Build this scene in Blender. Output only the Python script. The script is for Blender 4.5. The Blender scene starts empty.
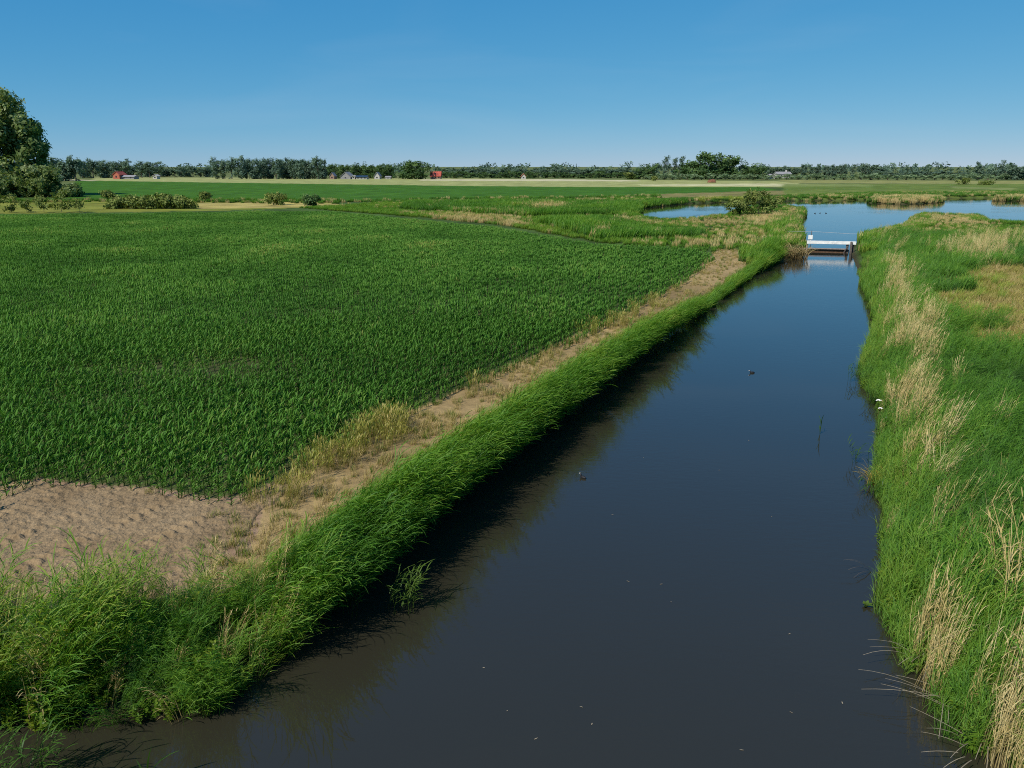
import bpy, bmesh, math
import numpy as np
from mathutils import Vector
rng = np.random.default_rng(7)
scene = bpy.context.scene
COL = scene.collection
PI = math.pi

# ------------------------------------------------------------------ camera model (used to survey the site from the photo)
F, CX, CY, HC = 780.0, 512.0, 384.0, 10.0
TH = math.atan(218.0 / 780.0)
WZ = -0.6                                         # water level; the land is at 0
def G(px, py, z=0.0):
    u = (px - CX) / F; v = -(py - CY) / F
    dy = math.cos(TH) + v * math.sin(TH); dz = -math.sin(TH) + v * math.cos(TH)
    t = (z - HC) / dz
    return (u * t, dy * t)
def poly(pts, z=0.0): return np.array([G(a, b, z) for a, b in pts])
def proj(x, y, z):
    yc = (z - HC) * math.cos(TH) + y * math.sin(TH)
    zc = y * math.cos(TH) - (z - HC) * math.sin(TH)
    return CX + F * x / zc, CY - F * yc / zc

# ------------------------------------------------------------------ numpy helpers
def inside(P, Q):
    x, y = P[:, 0], P[:, 1]; r = np.zeros(len(P), bool); n = len(Q)
    for i in range(n):
        x1, y1 = Q[i]; x2, y2 = Q[(i + 1) % n]
        c = (y1 > y) != (y2 > y)
        if y1 != y2: r ^= c & (x < (x2 - x1) * (y - y1) / (y2 - y1) + x1)
    return r
def dist(P, Q, closed=True):
    d = np.full(len(P), 1e9); n = len(Q)
    for i in range(n if closed else n - 1):
        a = Q[i]; b = Q[(i + 1) % n]; ab = b - a
        t = np.clip(((P - a) @ ab) / max(ab @ ab, 1e-9), 0, 1)
        d = np.minimum(d, np.hypot(*(P - a - t[:, None] * ab).T))
    return d
_perm = np.random.default_rng(3).random((256, 256))
def vnoise(x, y):
    xi = np.floor(x).astype(int); yi = np.floor(y).astype(int); fx = x - xi; fy = y - yi
    fx = fx * fx * (3 - 2 * fx); fy = fy * fy * (3 - 2 * fy)
    g = lambda a, b: _perm[a & 255, b & 255]
    return (g(xi, yi) * (1 - fx) + g(xi + 1, yi) * fx) * (1 - fy) + (g(xi, yi + 1) * (1 - fx) + g(xi + 1, yi + 1) * fx) * fy
def fbm(x, y, s, oct=3):
    r = 0; a = .5; n = 0
    for k in range(oct):
        r = r + a * vnoise(x / s + 17.3 * k, y / s - 9.1 * k); n += a; a *= .5; s *= .5
    return r / n
def sstep(a, b, x):
    t = np.clip((x - a) / (b - a), 0, 1); return t * t * (3 - 2 * t)

def mesh_np(name, V, Fq, attrs=None, cols=None, smooth=False, k=4):
    me = bpy.data.meshes.new(name)
    V = np.asarray(V, np.float32); Fq = np.asarray(Fq, np.int32)
    me.vertices.add(len(V)); me.vertices.foreach_set('co', V.ravel())
    me.loops.add(Fq.size); me.loops.foreach_set('vertex_index', Fq.ravel())
    me.polygons.add(len(Fq)); me.polygons.foreach_set('loop_start', np.arange(0, Fq.size, k, dtype=np.int32))
    me.polygons.foreach_set('loop_total', np.full(len(Fq), k, np.int32))
    me.polygons.foreach_set('use_smooth', np.full(len(Fq), smooth))
    me.update(calc_edges=True)
    for an, av in (attrs or {}).items():
        a = me.attributes.new(an, 'FLOAT', 'POINT'); a.data.foreach_set('value', np.asarray(av, np.float32))
    if cols is not None:
        a = me.color_attributes.new('Col', 'FLOAT_COLOR', 'POINT')
        a.data.foreach_set('color', np.c_[cols, np.ones(len(cols))].astype(np.float32).ravel())
    return me
def link(name, me, m=None, parent=None):
    o = bpy.data.objects.new(name, me); COL.objects.link(o)
    if m is not None: me.materials.append(m)
    if parent is not None: o.parent = parent
    return o
def tag(o, label=None, cat=None, group=None, kind=None):
    for k_, v_ in (('label', label), ('category', cat), ('group', group), ('kind', kind)):
        if v_: o[k_] = v_
    return o
def thing(name, label, cat, loc=(0, 0, 0), rz=0, group=None):
    o = bpy.data.objects.new(name, None); COL.objects.link(o); o.location = loc; o.rotation_euler = (0, 0, rz)
    o.empty_display_size = .2
    return tag(o, label, cat, group)

# ------------------------------------------------------------------ materials
def newmat(name):
    m = bpy.data.materials.new(name); m.use_nodes = True; nt = m.node_tree; nt.nodes.clear()
    out = nt.nodes.new('ShaderNodeOutputMaterial')
    return m, nt, out
def N(nt, t, **kw):
    n = nt.nodes.new(t)
    for k_, v_ in kw.items(): setattr(n, k_, v_)
    return n
def ramp(nt, stops):
    r = nt.nodes.new('ShaderNodeValToRGB'); e = r.color_ramp.elements
    while len(e) < len(stops): e.new(.5)
    for i, (p, c) in enumerate(stops): e[i].position = p; e[i].color = (*c, 1)
    return r
def leafmat(name, stops, attr='tint', atype='INSTANCER', trans=.3, gloss=.06, basedark=.35, rough=.45, rand=.25):
    """leaf surface: colour from a per-plant tint, shade painted in towards the root, part of the light passing through"""
    m, nt, out = newmat(name); L = nt.links.new
    at = N(nt, 'ShaderNodeAttribute', attribute_name=attr, attribute_type=atype)
    tv = N(nt, 'ShaderNodeAttribute', attribute_name='v', attribute_type='GEOMETRY')
    tt = N(nt, 'ShaderNodeAttribute', attribute_name='t', attribute_type='GEOMETRY')
    a1 = N(nt, 'ShaderNodeMath', operation='MULTIPLY_ADD'); a1.inputs[1].default_value = rand; L(tv.outputs['Fac'], a1.inputs[0]); L(at.outputs['Fac'], a1.inputs[2])
    a2 = N(nt, 'ShaderNodeMath', operation='SUBTRACT'); a2.inputs[1].default_value = rand * .5; L(a1.outputs[0], a2.inputs[0])
    r = ramp(nt, stops); L(a2.outputs[0], r.inputs[0])
    mr = N(nt, 'ShaderNodeMapRange'); mr.inputs['From Max'].default_value = .7; mr.inputs['To Min'].default_value = basedark; mr.inputs['To Max'].default_value = 1  # dims the colour near the root, as painted shade between stems
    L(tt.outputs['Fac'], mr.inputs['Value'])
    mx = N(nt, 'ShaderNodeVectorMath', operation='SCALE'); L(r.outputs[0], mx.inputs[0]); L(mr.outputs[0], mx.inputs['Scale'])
    d = N(nt, 'ShaderNodeBsdfDiffuse'); L(mx.outputs[0], d.inputs[0])
    t_ = N(nt, 'ShaderNodeBsdfTranslucent')
    tc = N(nt, 'ShaderNodeVectorMath', operation='MULTIPLY'); tc.inputs[1].default_value = (1.25, 1.3, .55); L(mx.outputs[0], tc.inputs[0]); L(tc.outputs[0], t_.inputs[0])
    ms = N(nt, 'ShaderNodeMixShader'); ms.inputs[0].default_value = trans; L(d.outputs[0], ms.inputs[1]); L(t_.outputs[0], ms.inputs[2])
    g = N(nt, 'ShaderNodeBsdfGlossy'); g.inputs['Roughness'].default_value = rough; g.inputs[0].default_value = (.9, .95, 1, 1)
    m2 = N(nt, 'ShaderNodeMixShader'); m2.inputs[0].default_value = gloss; L(ms.outputs[0], m2.inputs[1]); L(g.outputs[0], m2.inputs[2])
    L(m2.outputs[0], out.inputs[0])
    return m
def plain(name, col, rough=.7, noise=.25, scale=4, spec=.3, metal=0):
    m, nt, out = newmat(name); L = nt.links.new
    p = N(nt, 'ShaderNodeBsdfPrincipled'); p.inputs['Roughness'].default_value = rough; p.inputs['Metallic'].default_value = metal
    p.inputs['Specular IOR Level'].default_value = spec
    tc = N(nt, 'ShaderNodeTexCoord'); no = N(nt, 'ShaderNodeTexNoise'); no.inputs['Scale'].default_value = scale; no.inputs['Detail'].default_value = 6
    L(tc.outputs['Object'], no.inputs['Vector'])
    r = ramp(nt, [(.3, tuple(c * (1 - noise) for c in col)), (.7, tuple(min(1, c * (1 + noise * .6)) for c in col))]); L(no.outputs[0], r.inputs[0])
    L(r.outputs[0], p.inputs['Base Color']); L(p.outputs[0], out.inputs[0])
    return m

M = {}
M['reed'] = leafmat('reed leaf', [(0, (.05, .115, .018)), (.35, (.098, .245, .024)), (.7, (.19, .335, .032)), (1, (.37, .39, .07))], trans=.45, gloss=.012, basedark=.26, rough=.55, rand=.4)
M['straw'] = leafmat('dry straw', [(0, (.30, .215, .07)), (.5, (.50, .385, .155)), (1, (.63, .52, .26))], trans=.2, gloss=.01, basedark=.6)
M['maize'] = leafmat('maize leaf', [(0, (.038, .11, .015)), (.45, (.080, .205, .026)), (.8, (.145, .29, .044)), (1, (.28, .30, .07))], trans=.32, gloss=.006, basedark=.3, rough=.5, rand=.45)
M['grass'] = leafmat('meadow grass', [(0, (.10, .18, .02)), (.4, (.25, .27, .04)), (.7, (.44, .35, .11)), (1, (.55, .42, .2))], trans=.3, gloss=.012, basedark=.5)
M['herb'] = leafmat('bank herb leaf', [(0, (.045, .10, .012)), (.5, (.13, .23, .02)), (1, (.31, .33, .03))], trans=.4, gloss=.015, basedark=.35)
def crownmat(name, stops, trans=.22): return leafmat(name, stops, attr='v2', atype='GEOMETRY', trans=trans, gloss=.008, basedark=.4, rand=.4, rough=.6)
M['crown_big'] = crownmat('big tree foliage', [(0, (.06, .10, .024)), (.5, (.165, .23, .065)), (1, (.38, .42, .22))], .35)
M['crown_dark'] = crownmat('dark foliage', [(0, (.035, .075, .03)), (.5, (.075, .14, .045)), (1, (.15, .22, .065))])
M['crown_haze'] = crownmat('haze tinted foliage', [(0, (.06, .105, .085)), (.5, (.105, .17, .12)), (1, (.18, .25, .15))])  # distance haze painted into the leaf colour as a bluish tint
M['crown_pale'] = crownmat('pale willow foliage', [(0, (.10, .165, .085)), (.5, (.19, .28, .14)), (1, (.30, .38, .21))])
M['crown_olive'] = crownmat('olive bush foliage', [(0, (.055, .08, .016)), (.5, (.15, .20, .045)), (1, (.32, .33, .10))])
M['bark'] = plain('bark', (.12, .095, .07), .9, .4, 3)
M['white'] = plain('white paint', (.78, .78, .75), .6, .22, 3)
M['oldwood'] = plain('weathered wood', (.13, .11, .10), .85, .4, 5)
M['brownwood'] = plain('brown wet board', (.15, .085, .05), .7, .4, 5)
M['greybeam'] = plain('grey brown beam', (.3, .25, .22), .7, .3, 5)
M['wire'] = plain('fence tape', (.55, .56, .55), .6, .1, 2)
M['redroof'] = plain('red roof tiles', (.42, .09, .06), .8, .25, .6)
M['orange'] = plain('orange brick', (.45, .14, .09), .85, .2, .6)
M['greyroof'] = plain('grey roof', (.28, .27, .27), .8, .2, .5)
M['plaster'] = plain('white plaster', (.46, .44, .41), .8, .1, .5)
M['brick'] = plain('brown brick', (.3, .2, .15), .85, .2, 1)
M['dark'] = plain('dark glass', (.03, .035, .04), .2, .2, 1)
M['coot'] = plain('black plumage', (.018, .018, .02), .6, .3, 20)
M['beak'] = plain('white beak', (.75, .72, .66), .5, .05, 10)
M['flower'] = plain('white bloom', (.75, .73, .68), .8, .12, 20)
M['hay'] = plain('brown hay', (.2, .09, .05), .95, .4, 2)

# ------------------------------------------------------------------ site plan (surveyed from the photo, in metres on the ground)
water_px = [(-400, 800), (-120, 742), (0, 728), (60, 724), (130, 724), (190, 719), (215, 708), (240, 690), (282, 650), (316, 620), (350, 594), (376, 571), (409, 538),
            (439, 511), (470, 485), (508, 456), (549, 426), (597, 388), (630, 362), (684, 323), (728, 292), (760, 269), (776, 262), (800, 259), (806, 254), (805, 246),
            (801, 236), (799, 224), (805, 216), (804, 211), (787, 207.5), (750, 208.5), (732, 211.5), (722, 218), (695, 221), (665, 222), (637, 219), (641, 208.5), (690, 203.5),
            (725, 202.5), (760, 202), (790, 201.2), (870, 200), (950, 198.5), (1024, 197.5), (1250, 197), (1250, 230), (1024, 227), (990, 225), (983, 219.5), (920, 217), (909, 221),
            (903, 228), (882, 234), (864, 240), (851, 246), (851, 256), (858, 272), (868, 297), (874, 325), (863, 350), (858, 372), (872, 395), (879, 412), (878, 442), (874, 478),
            (886, 505), (882, 545), (880, 592), (892, 625), (906, 654), (930, 695), (958, 738), (1000, 775), (1090, 850)]
WATER = poly(water_px, WZ)
WATER = np.vstack([WATER, [[10.5, 7.0], [10, 3], [-40, 3]]])
ISLES = [poly([(868, 203), (905, 204.5), (942, 202.5), (942, 200.2), (900, 199.8), (872, 200.5)], WZ), poly([(992, 201), (1060, 201.5), (1100, 199.5), (1000, 198.7)], WZ)]
def water_sd(P):
    d = dist(P, WATER); s = np.where(inside(P, WATER), -d, d)
    for I in ISLES:
        di = dist(P, I); s = np.maximum(s, np.where(inside(P, I), di, -di))
    return s
def ground_z(sd, far):
    z = np.where(sd > 0, np.minimum(0, WZ - .05 + .55 * sd), WZ - .05 - np.minimum(1.2, .6 * -sd))
    return z

maize_px = [(-420, 640), (-120, 585), (-45, 552), (-12, 528), (2, 506), (40, 489), (100, 490), (170, 499), (215, 507), (245, 508), (287, 484), (328, 459), (400, 424), (480, 388), (560, 352), (640, 314),
            (690, 283), (716, 262), (705, 253), (600, 248), (500, 231), (400, 221), (330, 213.5), (200, 215), (0, 218), (-150, 219), (-420, 220)]
MAIZE = poly(maize_px)
soil_px = [(-420, 625), (0, 612), (60, 608), (150, 602), (210, 585), (248, 548), (262, 512), (290, 480), (215, 500), (170, 490), (40, 480), (-420, 505)]
SOIL = poly(soil_px)
path_px = [(215, 600), (270, 570), (322, 538), (382, 498), (440, 460), (510, 415), (582, 366), (638, 333), (704, 296), (746, 269), (740, 250), (716, 250), (690, 275), (640, 306), (560, 344),
           (480, 380), (400, 415), (330, 450), (290, 474), (245, 505), (200, 560)]
PATH = poly(path_px)
ROWDIR = np.array(G(716, 262)) - np.array(G(290, 482)); ROWDIR /= np.hypot(*ROWDIR)

# ------------------------------------------------------------------ ground: one sheet to the horizon, fine near the camera
def build_ground():
    az = np.radians(np.linspace(-58, 58, 640)); r = np.exp(np.linspace(math.log(5.5), math.log(9000), 620))
    A, R = np.meshgrid(az, r, indexing='ij')
    X = (R * np.sin(A)).ravel(); Y = (R * np.cos(A)).ravel(); P = np.c_[X, Y]
    sd = water_sd(P)
    z = ground_z(sd, R.ravel())
    jit = np.clip(np.hypot(X, Y) / 60, .2, 6)
    nx = (fbm(X, Y, 1, 2) * 0 + fbm(X / jit, Y / jit, 1.2) - .5) * 2.2 * jit; ny = (fbm(X / jit + 55, Y / jit + 9, 1.2) - .5) * 2.2 * jit
    Q = np.c_[X + nx * .5, Y + ny * .5]
    n1 = fbm(X, Y, 6, 3); n2 = fbm(X + 90, Y, 40, 3)
    C = np.zeros((len(X), 3)); C[:] = (.050, .085, .018)                      # rough marsh grass, darkened with undergrowth shade painted in
    C = C * (.65 + .8 * n1[:, None])
    def paint(pxs, c1, c2=None, w=None, soft=False, z=0.0, pts=None):
        Pg = poly(pxs, z) if pts is None else pts
        i = inside(Q, Pg)
        a = i.astype(float) if w is None else i * w
        cc = np.array(c1)[None, :] if c2 is None else np.array(c1)[None, :] * (1 - n1[:, None]) + np.array(c2)[None, :] * n1[:, None]
        C[:] = C * (1 - a[:, None]) + cc * a[:, None]
    far = -600, 1700
    paint([(far[0], 186), (far[1], 186), (far[1], 166.6), (far[0], 166.6)], (.08, .12, .03), (.16, .17, .06))           # far farmland
    paint([(-600, 176.5), (1000, 178.3), (1700, 178), (1700, 176), (1000, 176), (-600, 174.5)], (.10, .14, .035), (.16, .16, .06))
    paint([(95, 177.2), (330, 178), (470, 178.4), (700, 180.5), (800, 181.5), (800, 187), (650, 187.6), (470, 186.5), (250, 183.6), (90, 181.5)], (.25, .27, .085), (.35, .35, .14))
    paint([(420, 179.4), (560, 179.2), (640, 180.4), (640, 181.4), (500, 181), (420, 180.6)], (.5, .45, .27))
    paint([(760, 183.5), (870, 184.5), (870, 186.6), (640, 185.8), (640, 184.6)], (.48, .45, .24))
    paint([(75, 180.5), (250, 183), (470, 186), (600, 187), (760, 187), (780, 190.5), (700, 193.5), (600, 197), (470, 200.5), (350, 201), (210, 199), (70, 198)], (.038, .110, .007), (.055, .140, .010))
    paint([(60, 179), (95, 180.2), (95, 181.2), (60, 180.6)], (.45, .40, .22))
    paint([(640, 194.5), (760, 191), (960, 189), (960, 191.5), (800, 196), (660, 198)], (.15, .15, .04), (.25, .2, .08))
    paint([(950, 186.4), (1020, 188), (1010, 190), (955, 188.4)], (.5, .42, .25))
    paint([(780, 180), (1024, 181), (1300, 181), (1300, 184), (1024, 184), (790, 183)], (.17, .19, .05), (.3, .28, .1))
    paint([(780, 184), (1300, 184), (1300, 195), (1024, 196), (900, 198), (790, 199)], (.08, .15, .02), (.17, .20, .04), w=.85)
    paint([(-600, 201), (100, 200), (230, 200.5), (330, 201.5), (330, 207), (200, 211), (0, 214), (-600, 218)], (.13, .17, .02), (.22, .21, .04))
    paint([(198, 203), (300, 202), (370, 206), (300, 207.5), (200, 209)], (.33, .26, .07), (.4, .33, .11))
    paint([(370, 206), (420, 203), (520, 216), (500, 222), (440, 219)], (.3, .24, .06), (.2, .19, .04))
    paint([(940, 275), (1000, 262), (1200, 268), (1300, 345), (1024, 345), (970, 310)], (.18, .17, .03), (.30, .21, .055))
    for PP, c1, c2 in ((MAIZE, (.075, .07, .03), (.055, .085, .022)), (PATH, (.25, .175, .075), (.38, .265, .125)), (SOIL, (.24, .155, .095), (.31, .205, .13))):
        paint(None, c1, c2, pts=PP)
    wet = sstep(.9, .1, sd)[:, None]; C = C * (1 - wet) + np.array((.05, .04, .022)) * wet
    na, nr = A.shape; idx = np.arange(na * nr).reshape(na, nr)
    Fq = np.stack([idx[:-1, :-1], idx[1:, :-1], idx[1:, 1:], idx[:-1, 1:]], -1).reshape(-1, 4)[:, ::-1]
    V = np.c_[X, Y, z]
    # coarse rest of the plain so that the sheet also lies beside and behind the camera
    base = len(V); rr = [5.5, 40, 300, 9000]; th = np.radians(np.linspace(58, 302, 40)); W = []
    for q in rr: W += [(q * math.sin(t), q * math.cos(t), -1.6 if q < 10 else (-.7 if q == 40 else 0)) for t in th]
    V = np.vstack([V, W]); C = np.vstack([C, np.tile((.05, .09, .02), (len(W), 1))])
    f2 = [(base + i * 40 + j, base + i * 40 + j + 1, base + (i + 1) * 40 + j + 1, base + (i + 1) * 40 + j) for i in range(3) for j in range(39)]
    Fq = np.vstack([Fq, np.array(f2)[:, ::-1]])
    me = mesh_np('ground', V, Fq, cols=C, smooth=True)
    m, nt, out = newmat('ground'); L = nt.links.new
    p = N(nt, 'ShaderNodeBsdfPrincipled'); p.inputs['Roughness'].default_value = .95; p.inputs['Specular IOR Level'].default_value = .1
    ca = N(nt, 'ShaderNodeVertexColor', layer_name='Col'); tc = N(nt, 'ShaderNodeTexCoord')
    n_a = N(nt, 'ShaderNodeTexNoise'); n_a.inputs['Scale'].default_value = 2.2; n_a.inputs['Detail'].default_value = 10; n_a.inputs['Roughness'].default_value = .7
    n_b = N(nt, 'ShaderNodeTexNoise'); n_b.inputs['Scale'].default_value = .12; n_b.inputs['Detail'].default_value = 6
    L(tc.outputs['Object'], n_a.inputs[0]); L(tc.outputs['Object'], n_b.inputs[0])
    ml = N(nt, 'ShaderNodeMath', operation='MULTIPLY'); L(n_a.outputs[0], ml.inputs[0]); L(n_b.outputs[0], ml.inputs[1])
    mr = N(nt, 'ShaderNodeMapRange'); mr.inputs['From Min'].default_value = .12; mr.inputs['From Max'].default_value = .38; mr.inputs['To Min'].default_value = .6; mr.inputs['To Max'].default_value = 1.35; L(ml.outputs[0], mr.inputs[0])
    sc = N(nt, 'ShaderNodeVectorMath', operation='SCALE'); L(ca.outputs[0], sc.inputs[0]); L(mr.outputs[0], sc.inputs['Scale'])
    L(sc.outputs[0], p.inputs['Base Color'])
    b = N(nt, 'ShaderNodeBump'); b.inputs['Strength'].default_value = .7; b.inputs['Distance'].default_value = .12; L(n_a.outputs[0], b.inputs['Height']); L(b.outputs[0], p.inputs['Normal'])
    L(p.outputs[0], out.inputs[0])
    return tag(link('ground', me, m), kind='structure')
build_ground()

# ------------------------------------------------------------------ water
def build_water():
    Pw = np.vstack([WATER]); x0, y0 = -60, 2; x1, y1 = 330, 330
    me = mesh_np('water', [(x0, y0, WZ), (x1, y0, WZ), (x1, y1, WZ), (x0, y1, WZ)], [(0, 1, 2, 3)])
    m, nt, out = newmat('canal water'); L = nt.links.new
    p = N(nt, 'ShaderNodeBsdfPrincipled'); p.inputs['Base Color'].default_value = (.027, .0252, .016, 1); p.inputs['Roughness'].default_value = .03; p.inputs['IOR'].default_value = 1.33; p.inputs['Specular IOR Level'].default_value = 1.0
    tc = N(nt, 'ShaderNodeTexCoord'); mp = N(nt, 'ShaderNodeMapping'); mp.inputs['Rotation'].default_value = (0, 0, .5); mp.inputs['Scale'].default_value = (1, 2.2, 1); L(tc.outputs['Object'], mp.inputs[0])
    a = N(nt, 'ShaderNodeTexNoise'); a.inputs['Scale'].default_value = 2.6; a.inputs['Detail'].default_value = 4; L(mp.outputs[0], a.inputs[0])
    b2 = N(nt, 'ShaderNodeTexNoise'); b2.inputs['Scale'].default_value = .05; b2.inputs['Detail'].default_value = 3; L(tc.outputs['Object'], b2.inputs[0])
    mr = N(nt, 'ShaderNodeMapRange'); mr.inputs['From Min'].default_value = .42; mr.inputs['From Max'].default_value = .62; mr.inputs['To Min'].default_value = .1; mr.inputs['To Max'].default_value = .8; L(b2.outputs[0], mr.inputs[0])
    ml = N(nt, 'ShaderNodeMath', operation='MULTIPLY'); L(a.outputs[0], ml.inputs[0]); L(mr.outputs[0], ml.inputs[1])
    bp = N(nt, 'ShaderNodeBump'); bp.inputs['Strength'].default_value = .26; bp.inputs['Distance'].default_value = .03; L(ml.outputs[0], bp.inputs['Height']); L(bp.outputs[0], p.inputs['Normal'])
    L(p.outputs[0], out.inputs[0])
    tag(link('water', me, m), kind='structure')
build_water()

# ------------------------------------------------------------------ bare soil headland with clods and tyre marks
def build_soil():
    lo = SOIL.min(0); hi = SOIL.max(0); lo[0] = max(lo[0], -24)
    s = .042; xs = np.arange(lo[0], hi[0], s); ys = np.arange(lo[1], hi[1], s)
    X, Y = np.meshgrid(xs, ys, indexing='ij'); sh = X.shape; X = X.ravel(); Y = Y.ravel(); P = np.c_[X, Y]
    d = dist(P, SOIL); ins = inside(P, SOIL); e = np.where(ins, d, -d) + (fbm(X, Y, 1.2) - .5) * 1.1
    h = .07 * (fbm(X, Y, .4, 3) - .45) + .07 * (fbm(X + 7, Y, .16, 2) - .5) + .05 * (fbm(X + 3, Y + 5, .07, 1) - .5)
    al = P @ ROWDIR; ac = P @ np.array([-ROWDIR[1], ROWDIR[0]])
    mask = np.zeros(len(X))
    for off, bend in ((-.2, 0), (1.6, 0), (3.4, .02), (5.2, .02), (7.0, .03), (8.6, .03), (-2.0, 0)):
        c0 = (np.array(G(110, 560)) @ np.array([-ROWDIR[1], ROWDIR[0]])) + off
        u = ac - c0 - bend * (al - 15) ** 2 * .25
        w = np.exp(-(u / .26) ** 4)
        lug = np.sin(2 * PI * (al / .34 + np.abs(u) * 1.4 + .25 * fbm(X, Y, .8, 2))); am = .3 + .7 * sstep(.3, .6, fbm(X + off * 9, Y, 1.3, 2))
        h = h * (1 - .4 * w) + w * (.055 * am * np.clip(lug * 1.5, -1, 1) - .01)
    h = np.maximum(h, -.035)
    z = .012 + h + .03 - np.clip(.25 - e, 0, 1) * .6
    idx = np.arange(len(X)).reshape(sh)
    Fq = np.stack([idx[:-1, :-1], idx[1:, :-1], idx[1:, 1:], idx[:-1, 1:]], -1).reshape(-1, 4)
    keep = (e[Fq] > 0).any(1); Fq = Fq[keep]
    u, inv = np.unique(Fq, return_inverse=True); Fq = inv.reshape(-1, 4)
    n = fbm(X, Y, 1.6, 4)[:, None]; n3 = fbm(X, Y, .2, 2)[:, None]
    C = (np.array((.19, .13, .07)) * (1 - n) + np.array((.31, .225, .13)) * n) * (.8 + .4 * n3)
    me = mesh_np('bare_soil', np.c_[X, Y, z][u], Fq, cols=C[u], smooth=True)
    m, nt, out = newmat('bare soil'); L = nt.links.new
    p = N(nt, 'ShaderNodeBsdfPrincipled'); p.inputs['Roughness'].default_value = 1; p.inputs['Specular IOR Level'].default_value = .05
    ca = N(nt, 'ShaderNodeVertexColor', layer_name='Col'); tc = N(nt, 'ShaderNodeTexCoord'); no = N(nt, 'ShaderNodeTexNoise'); no.inputs['Scale'].default_value = 14; no.inputs['Detail'].default_value = 6
    L(tc.outputs['Object'], no.inputs[0]); mr = N(nt, 'ShaderNodeMapRange'); mr.inputs['From Min'].default_value = .3; mr.inputs['From Max'].default_value = .7; mr.inputs['To Min'].default_value = .75; mr.inputs['To Max'].default_value = 1.2; L(no.outputs[0], mr.inputs[0])
    sc = N(nt, 'ShaderNodeVectorMath', operation='SCALE'); L(ca.outputs[0], sc.inputs[0]); L(mr.outputs[0], sc.inputs['Scale']); L(sc.outputs[0], p.inputs['Base Color'])
    b = N(nt, 'ShaderNodeBump'); b.inputs['Strength'].default_value = .8; b.inputs['Distance'].default_value = .07; L(no.outputs[0], b.inputs['Height']); L(b.outputs[0], p.inputs['Normal'])
    L(p.outputs[0], out.inputs[0])
    tag(link('bare_soil', me, m), kind='structure')
build_soil()

# ------------------------------------------------------------------ blades: the leaf strips all plants are made of
PROF_LEAF = lambda s: np.sin(PI * np.clip(s * .86 + .12, 0, 1)) ** .7
PROF_GRASS = lambda s: (1 - s) ** .6 * .9 + .06
PROF_STEM = lambda s: 1 - .6 * s
def blades(base, phi, a0, a1, Ln, W, nseg=4, prof=PROF_LEAF, pw=1.0, twist=None, t0=0.0, t1=1.0, r=None):
    n = len(base); one = np.ones(n)
    phi, a0, a1, Ln, W = (np.asarray(q) * one for q in (phi, a0, a1, Ln, W))
    twist = np.zeros(n) if twist is None else twist * one
    pos = base.astype(float).copy(); V = []; T = []
    dh = np.c_[np.cos(phi), np.sin(phi), 0 * phi]; side0 = np.c_[-np.sin(phi), np.cos(phi), 0 * phi]
    for k in range(nseg + 1):
        s = k / nseg
        ang = a0 + (a1 - a0) * s ** pw
        tan = dh * np.sin(ang)[:, None] + np.array([0, 0, 1.]) * np.cos(ang)[:, None]
        nor = dh * np.cos(ang)[:, None] - np.array([0, 0, 1.]) * np.sin(ang)[:, None]
        sd = side0 * np.cos(twist * (1 + s))[:, None] + nor * np.sin(twist * (1 + s))[:, None]
        w = (W * prof(np.array(s)) * .5)[:, None]
        V.append(pos - sd * w); V.append(pos + sd * w); T += [t0 + (t1 - t0) * s * one] * 2
        pos = pos + tan * (Ln / nseg)[:, None]
    V = np.stack(V, 1).reshape(-1, 3); T = np.stack(T, 1).ravel()
    b = np.arange(n)[:, None] * (2 * (nseg + 1)); k = np.arange(nseg)[None, :] * 2
    Fq = np.stack([b + k, b + k + 1, b + k + 3, b + k + 2], -1).reshape(-1, 4)
    rv = (rng if r is None else r).random(n)
    return V, Fq, T, np.repeat(rv, 2 * (nseg + 1))
def curve_at(base, phi, a0, a1, Ln, s, pw=1.0):
    q = np.linspace(0, 1, 12)[None, :] * s[:, None]; ang = a0[:, None] + (a1 - a0)[:, None] * q ** pw
    hx = np.sin(ang).mean(1) * s * Ln; hz = np.cos(ang).mean(1) * s * Ln
    return base + np.c_[np.cos(phi) * hx, np.sin(phi) * hx, hz]
def join(parts):
    V, Fq, T, R = [], [], [], []; o = 0
    for v, f, t, r in parts: V.append(v); Fq.append(f + o); T.append(t); R.append(r); o += len(v)
    return np.vstack(V), np.vstack(Fq), np.hstack(T), np.hstack(R)
PROTO = {}
def proto(kind, name, parts, m):
    V, Fq, T, R = join(parts)
    me = mesh_np(name, V, Fq, {'t': T, 'v': R}); me.materials.append(m)
    o = bpy.data.objects.new(name, me)              # only the source of scattered plants, never linked to the scene
    PROTO.setdefault(kind, []).append(o)
def disc(n, R): 
    a = rng.random(n) * 2 * PI; q = R * np.sqrt(rng.random(n)); return np.c_[q * np.cos(a), q * np.sin(a), np.zeros(n)]
U = lambda a, b, n: rng.uniform(a, b, n)
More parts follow.
